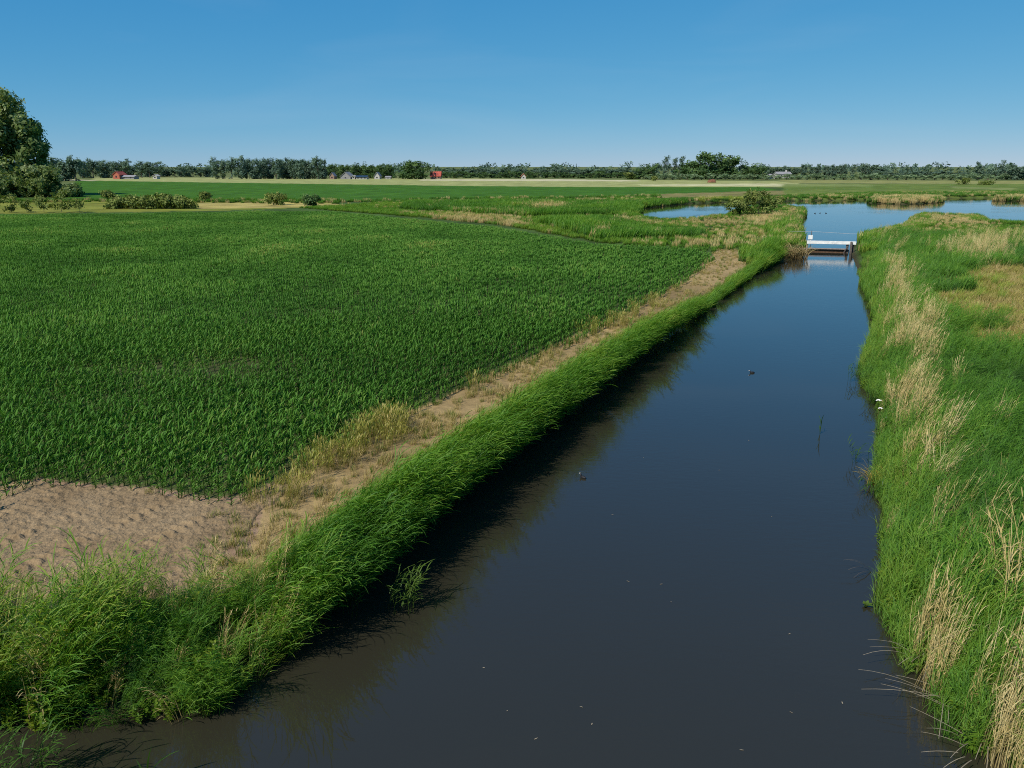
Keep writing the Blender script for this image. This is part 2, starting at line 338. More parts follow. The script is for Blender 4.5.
# wind blows towards +x: every plant below is bent that way in its own frame
for k in range(6):                                   # common reed, close by: stems with long drooping leaves
    n = 9; b = disc(n, .26); phi = rng.normal(0, .35, n); a0 = U(.02, .2, n); a1 = U(.45, .95, n); Ln = U(1.35, 2.0, n)
    parts = [blades(b, phi, a0, a1, Ln, .014, 5, PROF_STEM, t1=.8)]
    j = 10; s = np.tile(np.linspace(.22, .98, j), n); rep = lambda q: np.repeat(q, j, 0)
    pos = curve_at(rep(b), rep(phi), rep(a0), rep(a1), rep(Ln), s)
    parts.append(blades(pos, rng.normal(0, .75, n * j), U(.35, .85, n * j), U(1.1, 2.15, n * j), U(.28, .55, n * j), U(.013, .023, n * j), 4, PROF_LEAF, twist=rng.normal(0, .35, n * j), t0=.35, t1=1) )
    proto('reed', 'reed_plant', parts, M['reed'])
for k in range(4):                                   # reed seen from afar: a tuft of broad blades
    n = 34; b = disc(n, .5); parts = [blades(b, rng.normal(0, .6, n), U(.02, .25, n), U(.7, 1.7, n), U(1.1, 1.8, n), U(.035, .06, n), 4, PROF_GRASS, 1.6, twist=rng.normal(0, .4, n))]
    proto('reed_mid', 'reed_tuft', parts, M['reed'])
for k in range(3):
    n = 44; b = disc(n, 1.1); parts = [blades(b, rng.normal(0, .8, n), U(.02, .3, n), U(.5, 1.4, n), U(1.0, 1.9, n), U(.09, .17, n), 3, PROF_GRASS, 1.5, twist=rng.normal(0, .6, n))]
    proto('reed_far', 'reed_stand', parts, M['reed'])
    n = 44; b = disc(n, 1.1); parts = [blades(b, rng.normal(0, .8, n), U(.02, .2, n), U(.2, .6, n), U(1.1, 1.8, n), U(.07, .13, n), 3, PROF_GRASS, 1.3, twist=rng.normal(0, .6, n))]
    proto('straw_far', 'straw_stand', parts, M['straw'])
for k in range(5):                                   # last year's reed: bare straw stems with a plume
    n = 11; b = disc(n, .22); phi = rng.normal(0, .3, n); a0 = U(.02, .2, n); a1 = U(.3, .65, n); Ln = U(1.3, 2.1, n)
    parts = [blades(b, phi, a0, a1, Ln, U(.009, .016, n), 4, PROF_STEM, 1.3, twist=rng.normal(0, .5, n))]
    tip = curve_at(b, phi, a0, a1, Ln, np.full(n, .93), 1.3)
    parts.append(blades(tip, phi, a1, a1 + U(.3, .8, n), U(.12, .22, n) * (rng.random(n) < .25), U(.012, .022, n), 3, PROF_LEAF, t0=.8))
    j = 2; s = U(.3, .8, n * j); rep = lambda q: np.repeat(q, j, 0)
    parts.append(blades(curve_at(rep(b), rep(phi), rep(a0), rep(a1), rep(Ln), s, 1.3), rng.normal(0, .7, n * j), U(.3, .9, n * j), U(1.2, 2.2, n * j), U(.2, .4, n * j), .015, 3, t0=.5))
    proto('straw', 'straw_reed', parts, M['straw'])
for k in range(4):                                   # long bank grass, combed by the wind
    n = 46; b = disc(n, .3); parts = [blades(b, rng.normal(0, .7, n), U(.05, .4, n), U(.9, 2.0, n), U(.5, 1.15, n), U(.012, .024, n), 4, PROF_GRASS, 1.3, twist=rng.normal(0, .4, n))]
    proto('long_grass', 'long_grass_tuft', parts, M['reed'])
for k in range(4):                                   # short dry grass
    n = 34; b = disc(n, .16); parts = [blades(b, U(-PI, PI, n), U(.05, .6, n), U(.4, 1.5, n), U(.12, .42, n), U(.008, .014, n), 3, PROF_GRASS)]
    proto('grass', 'grass_tuft', parts, M['grass'])
for k in range(3):                                   # flowering grass at the field edge
    n = 26; b = disc(n, .2); phi = U(-PI, PI, n); a0 = U(.02, .2, n); a1 = U(.2, .7, n); Ln = U(.5, 1.0, n)
    parts = [blades(b, phi, a0, a1, Ln, .009, 3, PROF_STEM), blades(curve_at(b, phi, a0, a1, Ln, np.full(n, .85)), phi, a1, a1 + .5, U(.12, .22, n), U(.02, .035, n), 2, PROF_LEAF, t0=.8)]
    proto('seed_grass', 'seed_grass_tuft', parts, M['grass'])
for k in range(4):                                   # broad-leaved herbs of the bank
    n = 5; b = disc(n, .15); phi = U(-PI, PI, n); a0 = U(0, .2, n); a1 = U(.1, .5, n); Ln = U(.5, 1.0, n); j = 14; rep = lambda q: np.repeat(q, j, 0)
    s = U(.2, 1, n * j)
    parts = [blades(b, phi, a0, a1, Ln, .014, 3, PROF_STEM), blades(curve_at(rep(b), rep(phi), rep(a0), rep(a1), rep(Ln), s), U(-PI, PI, n * j), U(.7, 1.3, n * j), U(1.4, 2.1, n * j), U(.09, .2, n * j), U(.035, .07, n * j), 3, PROF_LEAF, t0=.5)]
    proto('herb', 'bank_herb', parts, M['herb'])
for k in range(7):                                   # young maize plant
    n = 11; hgt = np.linspace(.04, .55, n) + U(-.03, .03, n); az = rng.normal(0, .25) + np.arange(n) * PI + rng.normal(0, .5, n)
    b = np.c_[np.zeros(n), np.zeros(n), hgt * U(.85, 1.15, 1)]
    a1 = np.linspace(2.4, 1.45, n) + U(-.35, .35, n)
    parts = [blades(b, az, np.linspace(.6, .15, n), a1, np.linspace(.22, .33, n) * U(.75, 1.25, n), U(.032, .046, n), 4, PROF_LEAF, 1.2, twist=rng.normal(0, .4, n), t0=.55),
             blades(np.zeros((2, 3)), np.array([0, PI / 2]), 0, .08, .6, .035, 2, PROF_STEM, t1=.5)]
    proto('maize', 'maize_plant', parts, M['maize'])
for k in range(5):                                   # a stretch of maize row seen from afar
    parts = []
    for q in range(4):
        n = 7; az = rng.normal(0, .25) + np.arange(n) * PI + rng.normal(0, .5, n)
        b = np.c_[np.full(n, q * .2 - .3) + rng.normal(0, .02), np.full(n, rng.normal(0, .05)), np.linspace(.15, .55, n)]
        parts.append(blades(b, az, np.linspace(.6, .15, n), np.linspace(2.3, 1.4, n) + U(-.35, .35, n), np.linspace(.25, .36, n), U(.042, .062, n), 3, PROF_LEAF, 1.2, twist=rng.normal(0, .4, n), t0=.55))
    proto('maize_far', 'maize_row', parts, M['maize'])

# ------------------------------------------------------------------ scattering of uncountable plants
def scatter(name, kinds, P, z, which, yaw, tilt, scl, tint, label, parent=None):
    """P (n,2) points; which (n) index into the joined proto list"""
    protos = [o for k_ in kinds for o in PROTO[k_]]
    me = bpy.data.meshes.new(name); n = len(P)
    me.vertices.add(n); me.vertices.foreach_set('co', np.c_[P, z].astype(np.float32).ravel())
    a = me.attributes.new('rot', 'FLOAT_VECTOR', 'POINT'); a.data.foreach_set('vector', np.c_[tilt, yaw].astype(np.float32).ravel())
    sv = scl if scl.ndim == 2 else np.c_[scl, scl, scl]
    a = me.attributes.new('scl', 'FLOAT_VECTOR', 'POINT'); a.data.foreach_set('vector', sv.astype(np.float32).ravel())
    a = me.attributes.new('tint', 'FLOAT', 'POINT'); a.data.foreach_set('value', np.clip(tint, 0, 1).astype(np.float32))
    a = me.attributes.new('idx', 'INT', 'POINT'); a.data.foreach_set('value', which.astype(np.int32))
    o = link(name, me)
    ng = bpy.data.node_groups.new(name + '_scatter', 'GeometryNodeTree')
    ng.interface.new_socket('Geometry', in_out='INPUT', socket_type='NodeSocketGeometry'); ng.interface.new_socket('Geometry', in_out='OUTPUT', socket_type='NodeSocketGeometry')
    gi = ng.nodes.new('NodeGroupInput'); go = ng.nodes.new('NodeGroupOutput'); L = ng.links.new
    g2i = ng.nodes.new('GeometryNodeGeometryToInstance')
    for pr in reversed(protos):
        oi = ng.nodes.new('GeometryNodeObjectInfo'); oi.inputs['Object'].default_value = pr; L(oi.outputs['Geometry'], g2i.inputs[0])
    ip = ng.nodes.new('GeometryNodeInstanceOnPoints'); ip.inputs['Pick Instance'].default_value = True
    def na(nm, ty):
        q = ng.nodes.new('GeometryNodeInputNamedAttribute'); q.data_type = ty; q.inputs['Name'].default_value = nm
        return next(s for s in q.outputs if s.enabled and s.name == 'Attribute')
    L(gi.outputs[0], ip.inputs['Points']); L(g2i.outputs[0], ip.inputs['Instance'])
    L(na('idx', 'INT'), ip.inputs['Instance Index']); L(na('rot', 'FLOAT_VECTOR'), ip.inputs['Rotation']); L(na('scl', 'FLOAT_VECTOR'), ip.inputs['Scale'])
    L(ip.outputs[0], go.inputs[0])
    md = o.modifiers.new('scatter', 'NODES'); md.node_group = ng
    tag(o, label, name.replace('_', ' '), kind='stuff')
    return o
def pts_in(Pg, dens, near=0, far=1e9, az=.95):
    """random points inside a polygon, inside the part of the site the photo can see, and a distance band"""
    lo = Pg.min(0); hi = Pg.max(0); lo[1] = max(lo[1], 2); m = int((hi[0] - lo[0]) * (hi[1] - lo[1]) * dens)
    out = []
    while m > 0:
        q = min(m, 400000); m -= q
        P = rng.random((q, 2)) * (hi - lo) + lo
        r = np.hypot(*P.T); P = P[(r >= near) & (r < far) & (np.abs(P[:, 0]) < az * P[:, 1] + 6)]
        out.append(P[inside(P, Pg)])
    return np.vstack(out) if out else np.zeros((0, 2))
def pick(kinds, sel):
    """sel: (n) integer kind number -> index into joined proto list"""
    st = np.cumsum([0] + [len(PROTO[k_]) for k_ in kinds]); w = np.zeros(len(sel), int)
    for i, k_ in enumerate(kinds):
        q = sel == i; w[q] = st[i] + rng.integers(0, len(PROTO[k_]), q.sum())
    return w

# maize field ------------------------------------------------------
def build_maize():
    ortho = np.array([-ROWDIR[1], ROWDIR[0]]); al = MAIZE @ ROWDIR; ac = MAIZE @ ortho
    P1, P2 = [], []
    for c in np.arange(ac.min(), ac.max(), .62):
        for step, store, lo_, hi_ in ((.1, P1, 0, 52), (.5, P2, 52, 400)):
            t = np.arange(al.min(), al.max(), step); t = t + rng.normal(0, step * .15, len(t))
            Q = t[:, None] * ROWDIR + (c + rng.normal(0, .04, len(t)))[:, None] * ortho
            r = np.hypot(*Q.T); Q = Q[(r > lo_) & (r <= hi_) & (np.abs(Q[:, 0]) < .92 * Q[:, 1] + 5)]
            if len(Q): store.append(Q[inside(Q, MAIZE)])
    P1 = np.vstack(P1); P2 = np.vstack(P2)
    def common(P):
        x, y = P.T; v = fbm(x, y, 9, 3); v2 = fbm(x + 40, y, 2.0, 2)
        u, w = proj(x, y, .3)
        bare = np.exp(-((u - 225) / 70) ** 2 - ((w - 366) / 12) ** 2) * .5 + np.exp(-((u - 130) / 60) ** 2 - ((w - 372) / 9) ** 2) * .35 + np.exp(-((u - 90) / 50) ** 2 - ((w - 400) / 9) ** 2) * .3
        row = np.round((P @ ortho) / .62).astype(int)
        track = ((row % 24) < 1) * .35
        edge = dist(P, MAIZE)
        keep = rng.random(len(P)) > np.clip(1.2 * bare + track * .6 + .05 + .35 * sstep(1.3, .1, edge) + .5 * sstep(.72, .9, v2), 0, .9)
        size = (.74 + .42 * v) * (1 - .4 * bare) * (.72 + .28 * sstep(.1, 2.0, edge))
        tint = .12 + .75 * v + .15 * sstep(2.0, .2, edge) + rng.normal(0, .09, len(P))
        return keep, size, tint
    k, s, t = common(P1); P1 = P1[k]; n = len(P1)
    sc = s[k] * U(.85, 1.2, n)
    w = pick(['maize'], np.zeros(n, int)); yaw = math.atan2(ROWDIR[1], ROWDIR[0]) + rng.normal(0, .3, n) + (rng.random(n) < .5) * PI
    k2, s2, t2 = common(P2); P2 = P2[k2]; n2 = len(P2)
    w2 = pick(['maize', 'maize_far'], np.ones(n2, int)); yaw2 = math.atan2(ROWDIR[1], ROWDIR[0]) + rng.normal(0, .12, n2)
    print('maize', n, n2)
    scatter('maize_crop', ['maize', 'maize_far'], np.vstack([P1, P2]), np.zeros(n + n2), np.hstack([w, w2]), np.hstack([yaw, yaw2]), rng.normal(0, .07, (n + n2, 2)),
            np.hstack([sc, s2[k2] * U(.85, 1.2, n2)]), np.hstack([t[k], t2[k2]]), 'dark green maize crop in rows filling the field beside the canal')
build_maize()

# reeds and grasses of the banks ------------------------------------
UPPER = [(-420, 634), (0, 614), (60, 612), (150, 608), (215, 596), (268, 572), (310, 539), (370, 500), (430, 460), (501, 415), (575, 367), (632, 334), (700, 297), (745, 267), (752, 254)]
LEFTBANK = poly(UPPER + [(790, 250), (801, 256), (792, 266), (770, 282), (742, 305), (700, 340), (650, 380), (620, 408), (575, 448), (535, 478), (500, 505), (470, 532), (440, 560), (400, 592), (370, 614), (330, 640), (290, 668),
                 (240, 704), (215, 720), (190, 732), (130, 736), (0, 742), (-420, 800)])
def build_leftbank():
    P = np.vstack([pts_in(LEFTBANK, 30, 0, 34), pts_in(LEFTBANK, 20, 34, 60), pts_in(LEFTBANK, 13, 60, 140)])
    sd = water_sd(P); P = P[sd > -.1]; sd = sd[sd > -.1]; z = ground_z(sd, None)
    x, y = P.T; r = np.hypot(x, y); u, v = proj(x, y, 0 * x)
    up = dist(P, poly(UPPER), closed=False)
    n1 = fbm(x, y, 3.0, 3); n2 = fbm(x + 30, y - 12, 1.4, 2)
    corner = sstep(330, 230, u) * sstep(30, 24, r)                     # the mixed herb corner at the left
    sel = np.where(r > 58, 1, 0)
    q = rng.random(len(P))
    sel = np.where((corner > .5) & (q < .30), 2, sel); sel = np.where((corner > .5) & (q > .30) & (q < .62), 3, sel); sel = np.where((corner > .5) & (q > .93) , 4, sel)
    sel = np.where((up < .7) & (q < .75), 3, sel)
    sel = np.where((up < .5) & (q < .5), 5, sel)
    hgt = (.5 + .72 * sstep(0, 1.5, up)) * (.72 + .36 * n1 + .22 * n2) * U(.85, 1.15, len(P)) * (1 - .12 * corner)
    hgt = np.where(sel == 1, hgt * .95, hgt)
    tint = .25 + .5 * n1 + .22 * (n2 - .5) + .22 * sstep(1.6, .2, up) + .18 * corner * (n2 - .3) + rng.normal(0, .07, len(P))
    tint = np.where(sel == 5, .6 + .3 * n2, tint); tint = tint + corner * (.34 * (n2 - .35) + .1 * (n1 - .5))
    hgt = hgt * (1 - corner * .45 * sstep(.55, .35, n2))
    gap = (u > 774) & (v > 247); P, z, sel, hgt, tint, sd, corner = (q_[~gap] for q_ in (P, z, sel, hgt, tint, sd, corner))
    kinds = ['reed', 'reed_mid', 'herb', 'long_grass', 'straw', 'grass']
    yaw = rng.normal(-.35, .4, len(P)) + corner * rng.normal(0, 1.3, len(P))
    tl = np.c_[rng.normal(0, .07, len(P)), np.abs(rng.normal(.05, .1, len(P))) + .10 * sstep(1.0, .0, sd)]   # hang over the water
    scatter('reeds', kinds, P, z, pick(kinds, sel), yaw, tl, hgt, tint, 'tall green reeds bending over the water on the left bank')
    print('left bank', len(P))
build_leftbank()

RIGHTBANK = poly([(851, 244), (858, 272), (868, 297), (876, 325), (864, 352), (858, 374), (872, 397), (879, 414), (878, 444), (874, 480), (886, 507), (882, 547), (880, 594), (892, 627), (906, 656), (930, 698),
                  (958, 742), (1000, 780), (1090, 850), (1900, 900), (1900, 236), (1024, 228), (900, 226)], -.3)
# straw patches (centre and size in the photo, strength)
STRAW_R = [(893, 290, 9, 24, 1.0), (910, 366, 15, 38, .95), (903, 412, 14, 24, .7), (935, 470, 14, 26, .25), (975, 252, 26, 9, .9), (1010, 715, 12, 48, .8), (928, 668, 14, 44, .9), (962, 735, 20, 32, 1.0), (965, 560, 10, 40, .12),
           (870, 236, 14, 6, .5), (940, 217, 45, 6, .5), (1010, 240, 20, 8, .4), (1024, 720, 12, 40, .4)]
def build_rightbank():
    P = np.vstack([pts_in(RIGHTBANK, 34, 0, 26), pts_in(RIGHTBANK, 20, 26, 55), pts_in(RIGHTBANK, 12, 55, 90, .8), pts_in(RIGHTBANK, 7, 90, 130, .8)])
    sd = water_sd(P); P = P[sd > -.2]; sd = sd[sd > -.2]; z = ground_z(sd, None)
    u, v = proj(P[:, 0], P[:, 1], 0 * P[:, 0]); k = ~((u < 861) & (v < 264)); P = P[k]; sd = sd[k]; z = z[k]
    x, y = P.T; r = np.hypot(x, y); u, v = proj(x, y, 0 * x + .35)
    n1 = fbm(x, y, 3.5, 3); n2 = fbm(x + 30, y - 12, 1.2, 2); n3 = fbm(x, y + 70, 8, 2)
    ps = sum(k_ * np.exp(-((u - a) / b) ** 2 - ((v - c) / d) ** 2) for a, c, b, d, k_ in STRAW_R)
    ps = np.clip(ps * (.15 + 1.5 * sstep(.4, .62, n2)), 0, .85) * (.75 + .2 * (v > 580)) + .015 * (sd < 4)
    q = rng.random(len(P))
    dry = inside(P + np.c_[fbm(x, y, 4, 3) - .5, fbm(x + 9, y + 5, 4, 3) - .5] * 6, poly([(932, 280), (985, 264), (1300, 264), (1300, 385), (1024, 372), (962, 322)], .3))
    edge = sd < 3.5 + 1.5 * n1
    sel = np.where(edge, 0, 3); sel = np.where(edge & (q > .5), 3, sel)
    sel = np.where(~edge & (q > .72), 0, sel)
    sel = np.where((sel == 0) & (r > 58), 1, sel)
    sel = np.where(q < .06, 2, sel)
    sel = np.where(dry & (rng.random(len(P)) < .93), 5, sel)
    qs = rng.random(len(P)); st = qs < ps
    sel = np.where(st, 4, sel)
    hgt = (.55 + .4 * n1 + .45 * n2) * U(.75, 1.2, len(P)); hgt = np.where(sel == 0, hgt * .8, hgt); hgt = np.where(sel == 3, hgt * 1.0, hgt)
    hgt = np.where(dry, hgt * .7, hgt)
    hgt *= np.where(st, .95 + .25 * (v > 580), 1) * (.7 + .3 * sstep(.0, .8, sd)) * (1 - .65 * sstep(885, 862, u) * (v < 272))
    tint = .15 + .4 * n1 + .3 * (n3 - .5) + .3 * (n2 - .5) + .16 * sstep(3.5, .3, sd) + .12 * np.exp(-((u - 905) / 30) ** 2) * (v > 420) + rng.normal(0, .07, len(P))
    tint = np.where(sel == 5, .36 + .7 * n2 + rng.normal(0, .1, len(P)), tint); tint = np.where(sel == 4, .25 + .6 * n2 + rng.normal(0, .15, len(P)), tint)
    tint = np.where(dry & (sel != 5) & (sel != 4), .9, tint)
    kinds = ['reed', 'reed_mid', 'herb', 'long_grass', 'straw', 'grass']
    yaw = rng.normal(.45, .45, len(P)); tl = np.c_[rng.normal(0, .08, len(P)), np.abs(rng.normal(.06, .12, len(P))) - .25 * sstep(.8, 0, sd) * (rng.random(len(P)) < .6)]
    sc = np.where(sel == 5, hgt * 2.6, hgt)
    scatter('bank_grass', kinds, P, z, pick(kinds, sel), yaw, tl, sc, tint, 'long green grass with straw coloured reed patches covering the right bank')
    print('right bank', len(P))
build_rightbank()

# dry grass of the field track and weeds at the maize edge -----------
def build_track():
    P = pts_in(PATH, 24, 0, 150); sd = water_sd(P); x, y = P.T; r = np.hypot(x, y)
    n1 = fbm(x, y, 1.6, 3); n2 = fbm(x + 20, y, 5, 2)
    dm = dist(P, MAIZE); u, v = proj(x, y, 0 * x)
    keep = rng.random(len(P)) < np.clip(.24 + 1.2 * (n1 - .38), .05, 1) * (1 - .6 * sstep(40, 75, r))
    sel = np.zeros(len(P), int)
    weed = (dm < 1.1) & (rng.random(len(P)) < .5 * sstep(.35, .6, n2) * sstep(75, 40, r)); sel[weed] = 1
    weed2 = (np.abs(u - 365) < 40) & (v < 450) & (v > 405) & (rng.random(len(P)) < .8); sel[weed2] = 1
    tint = .55 + .45 * n1 + rng.normal(0, .12, len(P)); tint = np.where(sel == 1, .42 + .2 * n1 + rng.normal(0, .08, len(P)), tint)
    green = rng.random(len(P)) < .18; tint = np.where(green & (sel == 0), .15, tint)
    sc = U(.6, 1.2, len(P)) * np.where(r > 60, .9, 1)
    P2 = pts_in(SOIL, 6, 0, 60); x2, y2 = P2.T; d2 = dist(P2, SOIL); nn = fbm(x2, y2, 1.0, 2); u2, v2 = proj(x2, y2, 0 * x2)
    k2 = rng.random(len(P2)) < np.where(v2 > 535, sstep(1.6, .2, d2) * .9 * (nn > .4), .03 * (nn > .5)); P2 = P2[k2]
    P = P[keep]; n2_ = len(P2)
    PP = np.vstack([P, P2]); s_ = np.hstack([sel[keep], np.zeros(n2_, int)]); tt = np.hstack([tint[keep], U(.1, .8, n2_)]); cc = np.hstack([sc[keep], U(.5, 1.3, n2_)])
    kinds = ['grass', 'seed_grass']
    scatter('dry_grass', kinds, PP, ground_z(water_sd(PP), None), pick(kinds, s_), U(-PI, PI, len(PP)), rng.normal(0, .12, (len(PP), 2)), cc, tt, 'dry yellow grass and weeds on the track beside the maize')
    print('track', len(PP))
build_track()

# marsh beyond the maize and around the lake -------------------------
MARSH = poly([(300, 208), (420, 201), (520, 201), (640, 198), (700, 203), (820, 203), (820, 262), (745, 262), (716, 252), (600, 243), (500, 225), (400, 216)])
PENIN = poly([(848, 256), (860, 232), (900, 218), (900, 205), (1024, 210), (1300, 214), (1300, 240), (1024, 244)])
STRAW_M = [(547, 207, 20, 2.5, .95), (465, 216, 40, 4, .7), (500, 221, 24, 2.5, .5), (700, 219, 36, 3, .9), (770, 216, 26, 5, .75), (790, 208, 10, 4, .5), (640, 219, 14, 2, .7), (730, 229, 50, 5, .25), (715, 240, 40, 4, .35), (800, 225, 8, 8, .3), (605, 231, 5, 2, .7), (792, 248, 11, 11, .95),
           (950, 217, 60, 5, .55), (975, 250, 26, 8, .9), (935, 230, 40, 5, .35), (880, 228, 15, 5, .5), (1000, 238, 40, 6, .35)]
def build_marsh():
    parts = [pts_in(MARSH, 1.5, 60, 400, .6), pts_in(PENIN, 2.0, 60, 300, .85)]
    tall = [poly(q) for q in ([(410, 205), (545, 204), (640, 206), (640, 214), (560, 217), (520, 218), (400, 210)], [(540, 224), (700, 219), (705, 238), (600, 241)], [(590, 206), (640, 204), (640, 213), (600, 216)])]
    P = np.vstack(parts); sd = water_sd(P); dm = dist(P, MAIZE); k = (sd > .1) & ~inside(P, MAIZE) & ~inside(P, PATH); P = P[k]; u, v = proj(P[:, 0], P[:, 1], 0 * P[:, 0]); k = ~((u > 776) & (u < 812) & (v > 246) & (v < 270)) & ~((u > 840) & (u < 862) & (v > 234)); P = P[k]; sd = water_sd(P); z = ground_z(sd, None)
    x, y = P.T; u, v = proj(x, y, 0 * x + .6); n1 = fbm(x, y, 9, 3); n2 = fbm(x, y + 60, 3, 2)
    T = np.zeros(len(P), bool)
    for q in tall: T |= inside(P, q)
    ps = sum(k_ * np.exp(-((u - a) / b) ** 2 - ((v - c) / d) ** 2) for a, c, b, d, k_ in STRAW_M)
    st = rng.random(len(P)) < np.clip(ps * (.5 + n2), 0, .92) + .012
    near = sd < 5
    hgt = np.where(T, .85, np.where(near, .7, .34)) * (.7 + .6 * n1) * U(.85, 1.2, len(P)); hgt = np.where(st, np.maximum(hgt, .5), hgt)
    hgt *= 1 - .5 * ((u > 722) & (u < 800) & (v < 214))
    hgt *= 1 - .6 * np.exp(-((u - 685) / 60) ** 4 - ((v - 221) / 10) ** 4) - .35 * ((u > 850) & (v < 232)) - .5 * np.exp(-((u - 806) / 12) ** 2 - ((v - 245) / 12) ** 2)
    tint = np.where(T, .38, .56) + .55 * (n1 - .45) + .2 * (n2 - .5) + rng.normal(0, .07, len(P)) - .06 * (x > 40)
    tint = np.where(st, .3 + .5 * n2 + rng.normal(0, .1, len(P)), tint)
    kinds = ['reed_far', 'straw_far']
    scatter('marsh_reeds', kinds, P, z, pick(kinds, st.astype(int)), rng.normal(0, .8, len(P)), rng.normal(0, .06, (len(P), 2)), hgt, tint, 'green and straw coloured reed marsh between the maize field and the lake')
    print('marsh', len(P))
    # reed fringe on the far shore and islets
    A = [pts_in(I, 1.8, 60, 600) for I in ISLES]; nI = sum(len(a) for a in A)
    SH = poly([(640, 209), (690, 204), (725, 202), (790, 200), (870, 198), (950, 196.5), (1024, 195.5), (1250, 195), (1250, 192), (1024, 192), (870, 193.5), (760, 197.5), (690, 199), (600, 203)])
    B = pts_in(SH, .8, 100, 500, .85)
    L2 = poly([(330, 202), (420, 199), (600, 197), (660, 195), (660, 199), (600, 203), (420, 204)]); Cc = pts_in(L2, .25, 60, 400)
    E = pts_in(poly([(0, 200.5), (120, 199.5), (230, 199.5), (340, 200), (350, 204), (205, 203), (100, 202), (0, 203)]), .25, 60, 400, .8)
    P = np.vstack(A + [B, Cc, E]); sd = water_sd(P); k = sd > .1; P = P[k]; z = ground_z(sd[k], None); x, y = P.T; u, v = proj(x, y, 0 * x + 1)
    n1 = fbm(x, y, 12, 3); n2 = fbm(x, y + 60, 4, 2)
    isl = v * 0; 
    for I in ISLES: isl = np.maximum(isl, inside(P, I))
    st = rng.random(len(P)) < np.where(isl > 0, .55 * sstep(.35, .6, n1) + .25, .10 + .3 * (n1 > .62))
    yel = (u > 695) & (u < 755) & (v > 195) & (v < 203)
    tint = .3 + .5 * (n1 - .4) + rng.normal(0, .08, len(P)); tint = np.where(yel & (n2 > .5), .95, tint); tint = np.where(st, .45 + .4 * n2, tint)
    scatter('shore_reeds', kinds, P, z, pick(kinds, st.astype(int)), rng.normal(0, .8, len(P)), rng.normal(0, .06, (len(P), 2)), U(.8, 1.25, len(P)) * np.where(isl > 0, .72, .5), tint, 'reed fringe on the far shore and islets of the lake')
    print('shore', len(P))
build_marsh()

# ------------------------------------------------------------------ trees and bushes
def crown_mesh(name, blobs, ncards, size, seed, m, flat=.0):
    """foliage as many leaf-sized faces gathered in clumps through the crown's volume"""
    r = np.random.default_rng(seed); blobs = np.array(blobs, float)      # x y z rx ry rz
    vol = (blobs[:, 3] * blobs[:, 4] * blobs[:, 5]) ** (2 / 3); pr = vol / vol.sum()
    ncl = max(12, ncards // 22)
    bi = r.choice(len(blobs), ncl, p=pr); d = r.normal(size=(ncl, 3)); d /= np.linalg.norm(d, axis=1)[:, None]
    rad = r.random(ncl) ** .2
    cc = blobs[bi, :3] + d * rad[:, None] * blobs[bi, 3:]
    ci = r.integers(0, ncl, ncards); e = r.normal(size=(ncards, 3)); e = np.clip(e, -1.7, 1.7) * (size * 1.1)
    pos = cc[ci] + e
    nrm = d[ci] * 1.1 + r.normal(size=(ncards, 3)) * .5 + np.array([0, 0, .35]); nrm /= np.linalg.norm(nrm, axis=1)[:, None]
    a = np.cross(nrm, r.normal(size=(ncards, 3))); a /= np.linalg.norm(a, axis=1)[:, None]; b = np.cross(nrm, a)
    s = size * r.uniform(.45, 1.0, ncards)[:, None]
    V = np.stack([pos - a * s * 1.2, pos - b * s * .6, pos + a * s * 1.2, pos + b * s * .6], 1).reshape(-1, 3)
    Fq = np.arange(ncards * 4).reshape(-1, 4)
    zl, zh = V[:, 2].min(), V[:, 2].max()
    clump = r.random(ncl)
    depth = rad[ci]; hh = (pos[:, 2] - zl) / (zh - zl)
    v2 = np.clip(.1 + .42 * clump[ci] + .25 * hh + .2 * (depth - .6), 0, 1)  # light on top and shade inside the crown painted into the leaf tone
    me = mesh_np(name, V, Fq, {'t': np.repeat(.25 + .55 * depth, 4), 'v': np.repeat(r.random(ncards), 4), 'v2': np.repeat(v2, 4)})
    me.materials.append(m)
    return me
def tube_bm(bm, pts, radii, seg=6):
    rings = []
    for i, p in enumerate(pts):
        p = Vector(p); d = (Vector(pts[min(i + 1, len(pts) - 1)]) - Vector(pts[max(i - 1, 0)])).normalized()
        a = d.orthogonal().normalized(); b = d.cross(a)
        rings.append([bm.verts.new(p + (a * math.cos(2 * PI * k / seg) + b * math.sin(2 * PI * k / seg)) * radii[i]) for k in range(seg)])
    for i in range(len(rings) - 1):
        for k in range(seg): bm.faces.new((rings[i][k], rings[i][(k + 1) % seg], rings[i + 1][(k + 1) % seg], rings[i + 1][k]))
    bm.faces.new(rings[0][::-1]); bm.faces.new(rings[-1])
def bm_mesh(name, bm, m, smooth=False):
    bmesh.ops.recalc_face_normals(bm, faces=bm.faces)
    me = bpy.data.meshes.new(name); bm.to_mesh(me); bm.free(); me.materials.append(m)
    if smooth: me.polygons.foreach_set('use_smooth', [True] * len(me.polygons))
    return me
def trunk_mesh(h, r0, limbs, seed):
    r = np.random.default_rng(seed); bm = bmesh.new()
    tube_bm(bm, [(0, 0, -.2), (.02 * h * r.normal(), 0, h * .35), (.03 * h * r.normal(), .02 * h * r.normal(), h * .8)], [r0, r0 * .7, r0 * .2], 7)
    for k in range(limbs):
        a = 2 * PI * (k + r.random() * .5) / limbs; z0 = h * r.uniform(.25, .5); q = h * r.uniform(.18, .3)
        tube_bm(bm, [(0, 0, z0), (math.cos(a) * q * .5, math.sin(a) * q * .5, z0 + q * .6), (math.cos(a) * q, math.sin(a) * q, z0 + q * 1.5)], [r0 * .4, r0 * .25, r0 * .08], 5)
    return bm_mesh('trunk', bm, M['bark'])
